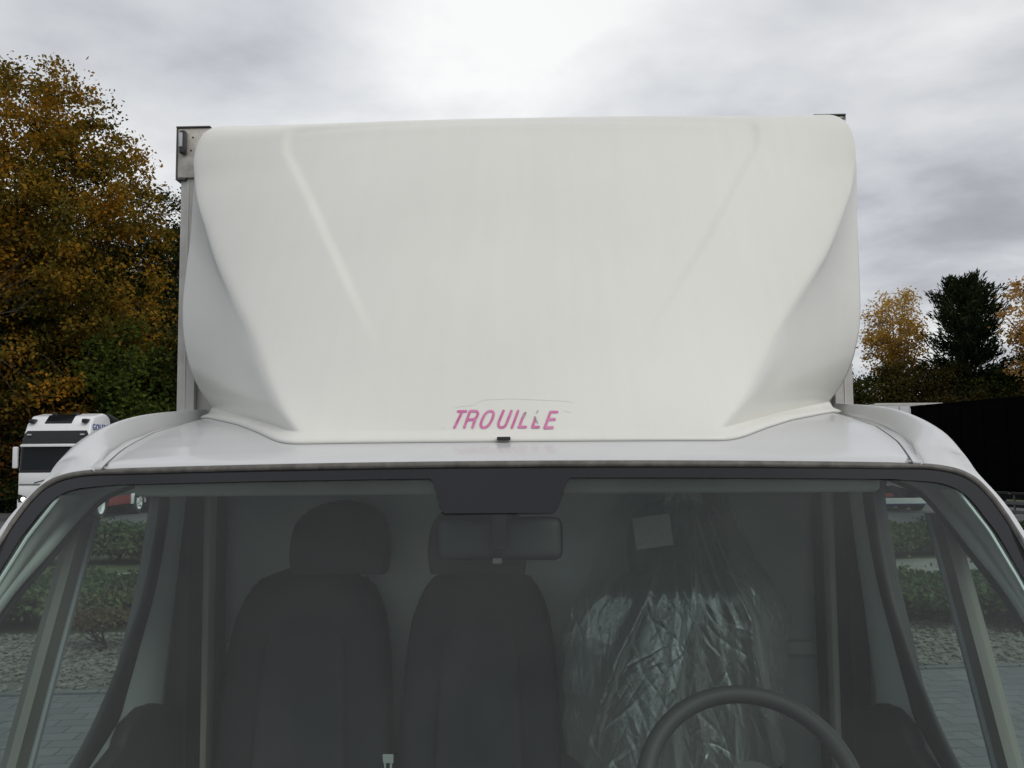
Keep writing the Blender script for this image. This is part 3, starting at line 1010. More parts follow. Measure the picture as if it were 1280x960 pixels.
for cx_, w_, hx in ((-.585, .475, -.507), (-.10, .44, -.11), (.46, .50, .46)):
    seat = empty('seat')
    seat.parent = van
    cushion('backrest', cx_, w_, 1.05, 1.81, .86, 1.0, .16, M['seat'], seat, .2, prof=([0, .3, .55, .7, .82, .92, .97, 1.], [1., 1., .985, .95, .89, .77, .63, .35]))
    cushion('backrest_insert', cx_, w_ * .52, 1.08, 1.72, .83, .955, .13, M['seat2'], seat, .25)
    hr = cushion('headrest', hx, .27, 1.80, 2.005, .985, 1.02, .10, M['seat3'], seat, .45)
    MB().box(hx - .075, hx + .075, .93, .945, 1.875, 1.90, .004, 2).build('headrest_slot', M['seat2'], hr)
    for s_ in (-.06, .06):
        MB().tube([(hx + s_, 1.0, 1.74), (hx + s_, 1.0, 1.84)], .007, 8).build('headrest_post', M['rim'], seat)
    MB().box(cx_ - w_ / 2, cx_ + w_ / 2, .30, .95, .95, 1.09, .05, 3).build('seat_cushion', M['seat'], seat)
    MB().box(cx_ - w_ / 2 + .05, cx_ + w_ / 2 - .05, .38, .92, .62, .95, .02, 2).build('seat_base', M['dark_trim'], seat)
# belt tongue hanging by the bench
tg_ = MB().box(-.361, -.331, .835, .84, 1.309, 1.333, .002, 1).build('belt_tongue', M['white'], van)
for dx in (-.357, -.341):
    MB().box(dx, dx + .006, .836, .84, 1.25, 1.309, .001, 1).build('belt_tongue_strap', M['white'], tg_)

# steering wheel
cw = Vector((.465, .07, 1.488))
tilt = R(38)
ax_u, ax_v = Vector((1, 0, 0)), Vector((0, math.sin(tilt), math.cos(tilt)))
ax_n = ax_u.cross(ax_v)
ring = [cw + (ax_u * math.cos(a_) + ax_v * math.sin(a_)) * .200 for a_ in np.linspace(0, 2 * np.pi, 64, endpoint=False)]
swh = MB().tube(ring, .018, 12, closed=True).build('steering_wheel', M['dark_trim'], van)
hub = MB()
hub.tube([cw - ax_n * .03, cw + ax_n * .03], .055, 20)
for a_ in (0.15, math.pi - .15, -math.pi / 2):
    hub.tube([cw, cw + (ax_u * math.cos(a_) + ax_v * math.sin(a_)) * .205], [.03, .016], 8)
hub.build('wheel_hub', M['dark_trim'], swh)
MB().tube([cw + ax_n * (-.02 if ax_n.y > 0 else .02), cw + Vector((0, -.35, -.25))], .04, 10).build('steering_column', M['dark_trim'], van)
MB().box(.22, .70, -.30, -.06, 1.40, 1.50, .05, 4).build('instrument_hood', M['dark_trim'], van)

# wheels, frame
def wheel(c, rad, wid, parent, rimmat, nm='wheel', rscale=.62):
    sgn = 1 if c[0] > 0 else -1
    wv = empty(nm); wv.parent = parent
    prof = [(rad * .62, -wid / 2), (rad * .93, -wid / 2), (rad, -wid * .36), (rad, wid * .36), (rad * .93, wid / 2), (rad * .62, wid / 2)]
    P = np.array([[(c[0] + h, c[1] + r_ * math.cos(a_), c[2] + r_ * math.sin(a_)) for r_, h in prof] for a_ in np.linspace(0, 2 * np.pi, 41)])
    V, Fs = grid(P); mk('tyre', V, Fs, M['tyre'], wv, sharp=40)
    ro = c[0] + sgn * wid * .36
    prof = [(rad * .64, c[0] + sgn * wid * .5), (rad * .60, c[0] + sgn * wid * .46), (rad * .52, c[0] + sgn * wid * .2), (rad * .26, c[0] + sgn * wid * .28), (rad * .22, c[0] + sgn * wid * .5), (.005, c[0] + sgn * wid * .52)]
    P = np.array([[(h, c[1] + r_ * math.cos(a_), c[2] + r_ * math.sin(a_)) for r_, h in prof] for a_ in np.linspace(0, 2 * np.pi, 33)])
    V, Fs = grid(P); mk('rim', V, Fs, rimmat, wv, sharp=40)
    return wv


for sx in (-1, 1):
    wheel((sx * .90, -.80, .345), .345, .22, van, M['rim'])
    wheel((sx * .90, 3.1, .345), .345, .22, van, M['rim'])
    MB().box(sx * .42 - .04, sx * .42 + .04, -.9, 5.3, .55, .78, .005, 1).build('chassis_rail', M['lblack'], van)
for y in (-.80, 3.1):
    MB().tube([(-.9, y, .345), (.9, y, .345)], .05, 10).build('axle', M['lblack'], van)
    MB().box(-.46, .46, y - .06, y + .06, .36, .60, .01, 1).build('spring_mount', M['lblack'], van)
MB().box(-.9, .9, 1.4, 5.3, .78, .95, .005, 1).build('box_subframe', M['lblack'], van)

# ------------------------------------------------------------------ plastic cover over the driver's seat
nu, nv = 330, 290
rn = np.random.default_rng(3)
vv, uu = np.meshgrid(np.linspace(0, 1, nv), np.linspace(-1, 1, nu), indexing='ij')
zz = 2.045 - vv * .72
kz = [1.32, 1.47, 1.64, 1.70, 1.80, 1.885, 1.99, 2.05]
xl_ = np.interp(zz, kz, [.128, .13, .132, .15, .20, .258, .31, .34])
xr_ = np.interp(zz, kz, [.715, .725, .748, .752, .70, .665, .63, .60])
xx = (xl_ + xr_) / 2 + uu * (xr_ - xl_) / 2
yy = .935 - .20 * sst(.05, .42, vv) + (.17 - .02 * vv) * np.abs(uu) ** 2.6
dd = np.zeros_like(xx)
for _ in range(13):                                  # hanging folds that fan out from the top
    fu, fw_, fd = rn.uniform(-.95, .95), rn.uniform(.05, .12), rn.uniform(.010, .026)
    c_ = fu * (.35 + .65 * vv) + .05 * np.sin(6 * vv + fu * 9)
    dd += fd * np.exp(-np.abs((uu - c_) / (fw_ * (.35 + vv))) ** 1.5) * (.35 + vv)
for k_ in range(950):                                # sharp little creases
    cu_, cz_ = rn.uniform(.13, .75), rn.uniform(1.32, 2.04)
    th = math.atan2(cu_ - .42, 2.2 - cz_) + rn.normal() * .42
    ax_, az_ = math.sin(th), -math.cos(th)
    al = (xx - cu_) * ax_ + (zz - cz_) * az_
    di = (xx - cu_) * az_ - (zz - cz_) * ax_
    L_, w_ = rn.uniform(.015, .08), rn.uniform(.0025, .0055)
    dd += rn.choice([-1, 1]) * rn.uniform(.0008, .0028) * np.exp(-np.abs(di) / w_ - (al / L_) ** 2)
P = np.stack([xx + .004 * np.sin(40 * vv) * np.abs(uu) ** 6, yy - dd - .015, zz + .008 * np.sin(9 * uu + 5 * vv)], -1)
V, Fs = grid(P)
cov = mk('seat_cover', V, Fs, M['film'])
cov.location = van.location
cov.rotation_euler = van.rotation_euler
tag(cov, 'crinkled clear plastic sheet draped over the seat behind the steering wheel', 'plastic cover')
MB().box(-.05, .05, -.001, .001, -.042, .042, .0003, 1, Matrix.Translation((.37, .785, 1.927)) @ Matrix.Rotation(R(-7), 4, 'Y')).build('paper_label', M['paper'], cov)

# ------------------------------------------------------------------ white lorry tractor
def text_mesh(name, s, size, material, parent, M4, ext=.002, shear=0.):
    cu = bpy.data.curves.new(name, 'FONT')
    cu.body = s; cu.size = size; cu.extrude = ext; cu.shear = shear
    cu.space_character = 1.2
    tmp = bpy.data.objects.new('tmp', cu); COL.objects.link(tmp)
    dg = bpy.context.evaluated_depsgraph_get()
    me = bpy.data.meshes.new_from_object(tmp.evaluated_get(dg))
    bpy.data.objects.remove(tmp)
    me.transform(M4)
    me.materials.clear(); me.materials.append(material)
    me.name = name
    return link(bpy.data.objects.new(name, me), parent)


lor = empty('lorry', (-16.9, 35.0, 0))
tag(lor, 'white lorry tractor with black roof visor and blue side lettering', 'lorry')
def tap(co):
    f_ = 1 - .055 * max(0, (co.z - 2.9))
    return Vector((co.x * f_, co.y, co.z))
CAB = [(.0, .95), (.02, 1.9), (.10, 2.75), (.16, 3.05), (.42, 3.60), (.75, 3.90), (1.5, 4.03), (2.15, 4.0), (2.2, 3.9), (2.2, 1.0)]
cabo = MB().prism(CAB, 'x', -1.25, 1.25, .09, 3, tap).build('cab', M['lwhite'], lor)
def slab(nm, poly, off, m_, par=lor):
    """panel on the cab front; poly: (half width, z) rising"""
    fy = lambda z: np.interp(z, [p[1] for p in CAB[:7]], [p[0] for p in CAB[:7]])
    zz = np.linspace(poly[0][1], poly[-1][1], 24)
    rows_ = []
    for z in zz:
        hw_ = np.interp(z, [p[1] for p in poly], [p[0] for p in poly]) * (1 - .055 * max(0, z - 2.9))
        y_ = float(fy(z))
        rows_.append([(-hw_, y_ + .06, z)] + [(x, y_ - off, z) for x in np.linspace(-hw_, hw_, 9)] + [(hw_, y_ + .06, z)])
    Vg, Fg = grid(np.array(rows_))
    return mk(nm, Vg, Fg, m_, par, smooth=False)


slab('front_black_panel', [(1.20, 1.86), (1.20, 3.22), (1.12, 3.34)], .022, M['lblack'])
wsl = slab('windscreen', [(1.15, 1.90), (1.12, 2.70)], .03, M['lglass'])
MB().prism([(-.10, 2.73), (-.14, 2.74), (-.14, 2.81), (-.0, 2.85), (.1, 2.83)], 'x', -1.15, 1.02, .02, 2).build('sun_visor', M['lwhite'], lor)
for sx in (-1, 1):
    MB().box(sx * .98 - .07, sx * .98 + .07, .12, .24, 3.16, 3.22, .02, 2).build('visor_lamp', M['lens'], lor)
    MB().box(sx * .98 - .1, sx * .98 + .1, .28, .62, 3.62, 3.78, .05, 2).build('roof_spotlight', M['lblack'], lor)
    MB().box(sx * .40 - .07, sx * .40 + .07, .8, 1.0, 3.92, 4.04, .04, 2).build('beacon', M['lblack'], lor)
M4h = Matrix.Identity(4)
MB().prism([(.44, 3.60), (.76, 3.885), (1.3, 3.99), (1.3, 4.015), (.76, 3.925), (.42, 3.64)], 'x', -.55, .45, .01, 1).build('roof_hatch', M['lglass'], lor)
MB().prism([(1.7, 4.02), (2.15, 4.02), (3.0, 3.85), (3.15, 3.6), (2.2, 3.55), (2.0, 3.85)], 'x', 1.02, 1.19, .02, 2).build('air_deflector', M['lblack'], lor)
MB().prism([(1.7, 4.02), (2.15, 4.02), (3.0, 3.85), (3.15, 3.6), (2.2, 3.55), (2.0, 3.85)], 'x', -1.19, -1.02, .02, 2).build('air_deflector', M['lblack'], lor)
for sx in (-1, 1):
    MB().prism([(2.2, 1.0), (2.2, 3.56), (3.0, 3.56), (3.1, 1.0)], 'x', min(sx * 1.17, sx * 1.23), max(sx * 1.17, sx * 1.23), .01, 1).build('side_fairing', M['lwhite'], lor)
# front panels
MB().box(-1.22, 1.22, -.035, .05, 1.80, 1.855, .01, 2).build('wiper_panel_gap', M['lblack'], lor)
MB().box(-1.21, 1.21, -.06, .05, 1.33, 1.79, .03, 2).build('upper_grille_panel', M['lwhite'], lor)
MB().box(-1.18, 1.18, -.066, .0, 1.355, 1.385, .004, 1).build('grille_gap', M['lblack'], lor)
MB().tube([(-.62, -.066, 1.42), (.62, -.066, 1.76)], .018, 6).build('emblem_bar', M['lblack'], lor)
MB().tube([(.0 + .085 * math.cos(a_), -.07, 1.59 + .085 * math.sin(a_)) for a_ in np.linspace(0, 2 * np.pi, 20, endpoint=False)], .02, 6, closed=True).build('emblem_ring', M['lgrey'], lor)
MB().box(-1.2, 1.2, -.07, .05, .86, 1.31, .03, 2).build('lower_grille_panel', M['lwhite'], lor)
for z in (.98, 1.14):
    MB().box(-.52, .52, -.078, -.02, z, z + .08, .01, 1).build('grille_slot', M['lgrey'], lor)
MB().box(-1.22, 1.22, -.10, .5, .32, .84, .05, 2).build('bumper', M['lwhite'], lor)
MB().box(-.30, .30, -.112, -.09, .62, .74, .004, 1).build('number_plate', M['lf_orange'] if False else M['paper'], lor)
MB().box(-.7, .7, -.108, -.05, .40, .56, .02, 1).build('lower_intake', M['lblack'], lor)
for sx in (-1, 1):
    h_ = MB().prism([(sx * .72, .70), (sx * 1.17, .72), (sx * 1.19, 1.02), (sx * .95, .95), (sx * .74, .80)], 'y', -.115, -.04, .01, 1).build('headlamp', M['lblack'], lor)
    MB().cyl((sx * .98, -.118, .83), 'y', .085, .02, 16).build('lens', M['lit'] if sx < 0 else M['lens'], h_)
    # mirrors
    mr = MB().box(sx * 1.42 - .09, sx * 1.42 + .09, .02, .16, 1.95, 2.75, .05, 3).build('mirror', M['lwhite'], lor)
    MB().tube([(sx * 1.42, .09, 2.7), (sx * 1.2, .25, 2.66)], .03, 6).build('mirror_arm', M['lblack'], mr)
    MB().tube([(sx * 1.42, .09, 2.0), (sx * 1.2, .25, 2.0)], .03, 6).build('mirror_arm', M['lblack'], mr)
    MB().prism([(.35, 2.05), (1.25, 2.05), (1.25, 2.75), (.55, 2.75)], 'x', min(sx * 1.235, sx * 1.256), max(sx * 1.235, sx * 1.256)).build('side_window', M['lglass'], lor)
    MB().box(sx * 1.252 - .004, sx * 1.252 + .004, .28, .30, 1.0, 2.9).build('door_gap', M['lblack'], lor)
    MB().box(sx * 1.252 - .004, sx * 1.252 + .004, 1.40, 1.42, 1.0, 2.9).build('door_gap', M['lblack'], lor)
    wheel((sx * 1.08, 1.38, .52), .52, .32, lor, M['lwhite'])
    wheel((sx * 1.0, 5.05, .52), .52, .5, lor, M['lwhite'])
    MB().prism([(5.05 + .68 * math.cos(a_), .52 + .68 * math.sin(a_)) for a_ in np.linspace(-.1, math.pi + .1, 15)] + [(5.05 + .63 * math.cos(a_), .52 + .63 * math.sin(a_)) for a_ in np.linspace(math.pi + .1, -.1, 15)], 'x', min(sx * .75, sx * 1.27), max(sx * .75, sx * 1.27)).build('mudguard', M['lwhite'], lor)
    MB().prism([(1.38 + .66 * math.cos(a_), .52 + .66 * math.sin(a_)) for a_ in np.linspace(.1, math.pi - .1, 15)] + [(1.38 + .6 * math.cos(a_), .52 + .6 * math.sin(a_)) for a_ in np.linspace(math.pi - .1, .1, 15)], 'x', min(sx * .9, sx * 1.26), max(sx * .9, sx * 1.26)).build('wheel_arch', M['lblack'], lor)
    MB().box(min(sx * .55, sx * 1.23), max(sx * .55, sx * 1.23), 2.1, 4.25, .45, .98, .08, 3).build('side_tank', M['lred'], lor)
    MB().box(sx * .4 - .05, sx * .4 + .05, .5, 6.1, .75, 1.0, .005, 1).build('chassis_rail', M['lblack'], lor)
for y in (1.38, 5.05):
    MB().tube([(-1.05, y, .52), (1.05, y, .52)], .07, 8).build('axle', M['lblack'], lor)
    MB().box(-.46, .46, y - .1, y + .1, .55, .8, .01, 1).build('spring_mount', M['lblack'], lor)
MB().box(-.5, .5, 4.4, 5.5, 1.0, 1.15, .05, 2).build('fifth_wheel', M['lblack'], lor)
MB().box(-1.1, 1.1, .3, 2.2, .8, .96, .01, 1).build('cab_underside', M['lblack'], lor)
text_mesh('lettering', 'GOLENIÓW', .34, M['blue'], lor, Matrix.Translation((1.220, .50, 3.36)) @ Matrix.Rotation(R(90), 4, 'Z') @ Matrix.Rotation(R(87), 4, 'X'), .012)

# ------------------------------------------------------------------ trailers on the other side
tw = empty('box_trailer', (15.05, 36.0, 0))
tag(tw, 'white box trailer parked behind the black curtain trailer', 'trailer')
bt = MB().box(-1.27, 1.27, 0, 13.2, 1.05, 4.14, .01, 1).build('box', M['twhite'], tw)
MB().box(-1.285, -1.235, -.02, .04, 1.03, 4.16, .004, 1).build('corner_post', M['alu'], bt)
MB().box(1.235, 1.285, -.02, .04, 1.03, 4.16, .004, 1).build('corner_post', M['alu'], bt)
MB().box(-1.234, 1.234, -.02, .05, 4.08, 4.16, .004, 1).build('top_rail', M['alu'], bt)
for sx in (-1, 1):
    MB().box(min(sx * .02, sx * 1.22), max(sx * .02, sx * 1.22), -.012, .0, 1.10, 4.06, .003, 1).build('rear_door', M['twhite'], tw)
    for x in (.35, .85):
        MB().tube([(sx * x, -.03, 1.1), (sx * x, -.03, 4.05)], .016, 6).build('lock_rod', M['alu'], tw)
    MB().box(sx * .9 - .16, sx * .9 + .16, -.04, .02, .62, .76, .01, 1).build('tail_lamp', M['lred'], tw)
    MB().box(sx * .5 - .05, sx * .5 + .05, .02, 13, .80, 1.05, .004, 1).build('chassis_rail', M['lblack'], tw)
    for y in (2.2, 3.5, 4.8):
        wheel((sx * 1.05, y, .5), .5, .38, tw, M['rim'])
    MB().box(sx * .6 - .05, sx * .6 + .05, 10.4, 10.6, 0.0, .85, .01, 1).build('landing_leg', M['lblack'], tw)
    MB().box(sx * .45 - .03, sx * .45 + .03, -.02, .1, .55, .85, .004, 1).build('bar_bracket', M['lblack'], tw)
for y in (2.2, 3.5, 4.8):
    MB().tube([(-1.0, y, .5), (1.0, y, .5)], .07, 8).build('axle', M['lblack'], tw)
    MB().box(-.55, .55, y - .08, y + .08, .5, .82, .01, 1).build('spring_mount', M['lblack'], tw)
MB().box(-1.2, 1.2, -.06, .02, .36, .58, .01, 1).build('underrun_bar', M['twhite'], tw)
MB().box(-1.2, 1.2, -.065, -.055, .34, .375, .002, 1).build('bar_edge', M['blue'], tw)

A0, A1 = Vector((13.85, 33.0, 0)), Vector((16.55, 19.6, 0))
dr = (A1 - A0).normalized()
tb = empty('curtain_trailer', A0, math.atan2(dr.y, dr.x))
tag(tb, 'black curtain sided trailer with grey side guard beside the wood', 'trailer')
LT = (A1 - A0).length
cu_ = MB().box(0, LT, 0.0, 2.5, 1.06, 3.84, .02, 2).build('curtain', M['curtain'], tb)
MB().box(-.01, LT + .01, -.012, .1, 3.80, 3.88, .01, 1).build('roof_rail', M['curtain'], tb)
MB().box(-.01, LT + .01, -.02, .1, .98, 1.06, .01, 1).build('side_rail', M['lblack'], tb)
for i in range(13):
    x = .5 + i * 1.05
    MB().box(x - .025, x + .025, -.016, .0, 1.0, 3.79, .004, 1).build('curtain_strap', M['curtain'], tb)
    MB().box(x - .05, x + .05, -.034, -.018, .99, 1.03, .004, 1).build('buckle', M['lgrey'], tb)
for yy in (.02, 2.42):
    for z in (.42, .68):
        MB().box(1.0, LT - 3.4, yy, yy + .05, z, z + .10, .01, 1).build('side_guard_rail', M['lgrey'], tb)
    for i in range(6):
        x = 1.4 + i * 1.7
        MB().box(x - .03, x + .03, yy + .01, yy + .045, .40, 1.0, .004, 1).build('guard_bracket', M['lgrey'], tb)
    for x in (LT - 2.0, LT - .9, .6):
        pass
for yy in (.28, 2.22):
    for x in (8.6, 9.9, 11.2):
        wv = empty('wheel'); wv.parent = tb
        MB().cyl((x, yy, .5), 'y', .5, .38, 32).build('tyre', M['tyre'], wv)
        MB().cyl((x, yy + (-.17 if yy < 1 else .17), .5), 'y', .29, .1, 20).build('rim', M['rim'], wv)
for x in (8.6, 9.9, 11.2):
    MB().tube([(x, .3, .5), (x, 2.2, .5)], .07, 8).build('axle', M['lblack'], tb)
    MB().box(x - .08, x + .08, .7, 1.8, .5, .85, .01, 1).build('spring_mount', M['lblack'], tb)
for yy in (.8, 1.7):
    MB().box(.1, LT - .1, yy - .05, yy + .05, .8, 1.06, .004, 1).build('chassis_rail', M['lblack'], tb)
    MB().box(2.2, 2.35, yy - .05, yy + .05, 0, .85, .01, 1).build('landing_leg', M['lblack'], tb)


# ------------------------------------------------------------------ trees
def leaf_mesh(name, C, S, material, parent, flat=.0, aspect=.62, axis=None):
    """C centres (n,3), S sizes (n,)"""
    n = len(C)
    a_ = rng.normal(size=(n, 3)); a_[:, 2] *= (1 - flat)
    if axis is not None: a_ = axis + a_ * .45
    a_ /= np.linalg.norm(a_, axis=1, keepdims=True) + 1e-9
    r_ = rng.normal(size=(n, 3))
    b_ = np.cross(a_, r_); b_ /= np.linalg.norm(b_, axis=1, keepdims=True) + 1e-9
    s = S[:, None]
    V = np.stack([C - a_ * s * .5, C + b_ * s * aspect * .5 + a_ * s * .05, C + a_ * s * .5, C - b_ * s * aspect * .5 + a_ * s * .05], 1).reshape(-1, 3)
    me = bpy.data.meshes.new(name)
    me.vertices.add(4 * n)
    me.vertices.foreach_set('co', V.astype(np.float32).ravel())
    me.loops.add(4 * n)
    me.loops.foreach_set('vertex_index', np.arange(4 * n, dtype=np.int32))
    me.polygons.add(n)
    me.polygons.foreach_set('loop_start', np.arange(0, 4 * n, 4, dtype=np.int32))
    me.polygons.foreach_set('loop_total', np.full(n, 4, dtype=np.int32))
    me.materials.append(material)
    me.update(calc_edges=True)
    return link(bpy.data.objects.new(name, me), parent)


def tree(name, label, base, trunk_h, r0, crowns, ncl, per, size, lm, bark='bark', group=None, spread=.9, shell=.55, cat='tree', nlimb=9, lean=(0, 0)):
    """crowns: ellipsoids (cx,cy,cz,rx,ry,rz) relative to the base"""
    t_ = empty(name, base)
    tag(t_, label, cat, group)
    cs = np.array(crowns, float)
    vol = cs[:, 3] * cs[:, 4] * cs[:, 5]
    pick = rng.choice(len(cs), ncl, p=vol / vol.sum())
    d = rng.normal(size=(ncl, 3)); d /= np.linalg.norm(d, axis=1, keepdims=True)
    rad = rng.uniform(shell ** 3, 1, ncl) ** (1 / 3)
    cl = cs[pick, :3] + d * rad[:, None] * cs[pick, 3:]
    cl[:, 2] = np.maximum(cl[:, 2], .35)
    # trunk and limbs
    top = np.array([lean[0], lean[1], trunk_h])
    mb = MB()
    nseg = 8
    tr_pts = [np.array([lean[0] * u ** 1.5 + .12 * math.sin(5 * u), lean[1] * u, trunk_h * u]) for u in np.linspace(0, 1, nseg)]
    mb.tube([Vector(p) for p in tr_pts], [r0 * (1.25 if i == 0 else 1 - .82 * i / (nseg - 1)) for i in range(nseg)], 9)
    mb.build('trunk', M[bark], t_)
    lb = MB()
    nodes = [(p, r0 * (1 - .8 * i / (nseg - 1))) for i, p in enumerate(tr_pts) if i >= 3]
    far = cl[rng.choice(ncl, min(nlimb, ncl), replace=False)]
    for q in far:
        u = rng.uniform(.35, .85)
        a_ = np.array([lean[0] * u ** 1.5 + .12 * math.sin(5 * u), lean[1] * u, trunk_h * u])
        mid = a_ * .45 + q * .55 + np.array([0, 0, .12 * np.linalg.norm(q - a_)]) * np.array([1, 1, rng.uniform(-.3, 1)])
        pts = [(1 - s_) ** 2 * a_ + 2 * s_ * (1 - s_) * mid + s_ * s_ * q for s_ in np.linspace(0, 1, 7)]
        rr = [r0 * .45 * (1 - .85 * s_) for s_ in np.linspace(0, 1, 7)]
        lb.tube([Vector(p) for p in pts], rr, 6)
        nodes += list(zip(pts[2:], rr[2:]))
    NP = np.array([p for p, _ in nodes]); NR = [r_ for _, r_ in nodes]
    for q in cl:
        i = int(np.argmin(((NP - q) ** 2).sum(1)))
        a_ = NP[i]
        mid = (a_ + q) / 2 + rng.normal(size=3) * .12 * np.linalg.norm(q - a_)
        lb.tube([Vector(a_), Vector(mid), Vector(q)], [min(.05, NR[i] * .5) + .004, .02, .006], 4, cap=False)
    lb.build('limbs', M[bark], t_)
    C = np.repeat(cl, per, 0)
    sp_ = spread * rng.uniform(.5, 1.25, ncl)
    C = C + rng.normal(size=C.shape) * np.repeat(sp_, per)[:, None] * np.array([.62, .62, .42])
    C[:, 2] = np.maximum(C[:, 2], .1)
    S = size * rng.uniform(.6, 1.35, len(C))
    leaf_mesh('crown', C, S, lm, t_, flat=.3)
    return t_


def copy_tree(src, loc, rz, sc, label, group):
    r_ = src.copy(); COL.objects.link(r_)
    r_.location = loc; r_.rotation_euler = (0, 0, rz); r_.scale = (sc, sc, sc)
    tag(r_, label, src['category'], group)
    for ch in list(src.children):
        c_ = ch.copy(); COL.objects.link(c_); c_.parent = r_
    return r_


# left wood
maple = tree('maple_tree', 'tall spreading maple in olive and orange autumn leaf behind the lorry', (-25.0, 45, 0), 16, .42,
             [(-.5, 0, 14.6, 7.8, 6, 6.4), (-3, 0, 9.5, 9, 6, 6), (4.6, -1, 11.5, 4.2, 4.5, 5.0), (2, 0, 6.5, 8, 5.5, 4)], 1150, 130, .20, M['lf_maple'], spread=.75, shell=.35, nlimb=22)
maple.scale = (1.0, 1.0, 1.07)
dark1 = tree('broadleaf_tree', 'dark green broadleaf tree thinning towards its top beside the maple', (-19.2, 50, 0), 13.5, .3,
             [(0, 0, 12.4, 2.8, 3, 4.6), (.6, 0, 7.5, 4.0, 4, 4.2)], 360, 105, .19, M['lf_green'], spread=.65, shell=.25, nlimb=14)
dark2 = tree('broadleaf_tree', 'brownish green tree filling the gap between maple and dark green tree', (-22, 54, 0), 14, .3,
             [(0, 0, 11, 5.5, 4, 5), (0, 0, 6, 6.5, 4, 5)], 360, 95, .22, M['lf_rust'], spread=.8, shell=.25, nlimb=14)
green_b = tree('young_tree', 'fresh green young tree growing below the maple behind the lorry roof', (-17.6, 43.0, 0), 6.0, .13,
               [(0, 0, 5.6, 1.9, 1.7, 2.9), (.3, 0, 3.0, 2.6, 2, 2.4)], 150, 80, .21, M['lf_mid'], spread=.6, shell=.2)
dark3 = tree('young_tree', 'dark olive young tree standing close behind the box van fairing', (-15.6, 44.5, 0), 6.5, .12,
             [(0, 0, 5.4, 2.0, 1.8, 3.2), (.2, 0, 2.8, 2.6, 2, 2.5)], 160, 70, .22, M['lf_green'], spread=.6, shell=.2)
rust_b = tree('young_tree', 'rust orange young tree at the foot of the maple', (-22.8, 42.6, 0), 4.6, .11,
              [(0, 0, 4.6, 2.4, 1.8, 2.4), (-.4, 0, 2.4, 3.2, 2, 2.1)], 170, 70, .22, M['lf_rust'], spread=.65, shell=.2)
copy_tree(rust_b, (-19.6, 42.0, 0), 2.1, .62, 'small rust brown tree between the lorry cab and the fresh green tree', None)
copy_tree(rust_b, (-15.9, 42.2, 0), 4.0, .60, 'small rust brown tree on the van side of the fresh green tree', None)
copy_tree(dark1, (-27.5, 49, 0), 1.2, .95, 'dark green broadleaf tree standing behind the maple trunk', None)
copy_tree(dark2, (-30, 52, 0), 2.2, 1.1, 'large brownish green tree deep in the wood behind the maple', None)
copy_tree(dark2, (-16.5, 58, 0), 4.2, .8, 'thin brownish green tree far behind the dark green tree', None)
copy_tree(dark3, (-25.0, 43.5, 0), 3.0, .95, 'dark olive young tree beside the rust orange one', None)
copy_tree(dark3, (-22.6, 43.6, 0), 2.4, 1.25, 'tall dark olive young tree right behind the rust orange one', None)
copy_tree(dark3, (-20.3, 44.5, 0), 1.0, .9, 'dark olive young tree between maple trunk and fresh green tree', None)
# undergrowth: dark bushes along the wood's edge
bush = tree('bush', 'low dark bush at the edge of the wood behind the lorry', (-20.5, 42.2, 0), .9, .05,
            [(0, 0, .8, 1.9, 1.1, .9)], 90, 70, .16, M['lf_green'], spread=.45, shell=.2, cat='bush', group='dark bushes along the wood')
for i, (x, y, s_, lb_) in enumerate(((-23.4, 41.8, 1.2, 'dark bush under the rust orange young tree'), (-26.2, 42.2, 1.3, 'dark bush under the dark olive tree beside the rust orange one'), (-18.0, 42.0, 1.1, 'dark bush under the fresh green young tree'), (-15.6, 41.9, 1.1, 'dark bush beside the lorry rear wheel'), (-29, 42.5, 1.4, 'largest dark bush at the end of the wood edge'))):
    copy_tree(bush, (x, y, 0), i * 1.3, s_, lb_, bush['group'])

# right wood
yel = tree('aspen_tree', 'sparse yellow aspen with pale bare branches beside the dark conifer', (24.4, 60, 0), 11.0, .17,
           [(0, 0, 10.4, 1.9, 1.8, 2.3), (.1, 0, 9.0, 2.2, 1.8, 2.2), (0, 0, 6.8, 1.4, 1.2, 2.0)], 250, 46, .16, M['lf_yellow'], 'bark_pale', spread=.5, shell=.35, nlimb=22)
ora = tree('aspen_tree', 'pale orange leaved tree rising past the conifer over the black trailer', (30.3, 52, 0), 11, .2,
           [(0, 0, 10, 3.0, 2.5, 3.4), (-.3, 0, 7.8, 2.8, 2, 2.2)], 240, 34, .19, M['lf_orange'], 'bark', spread=.55, shell=.4, nlimb=24)


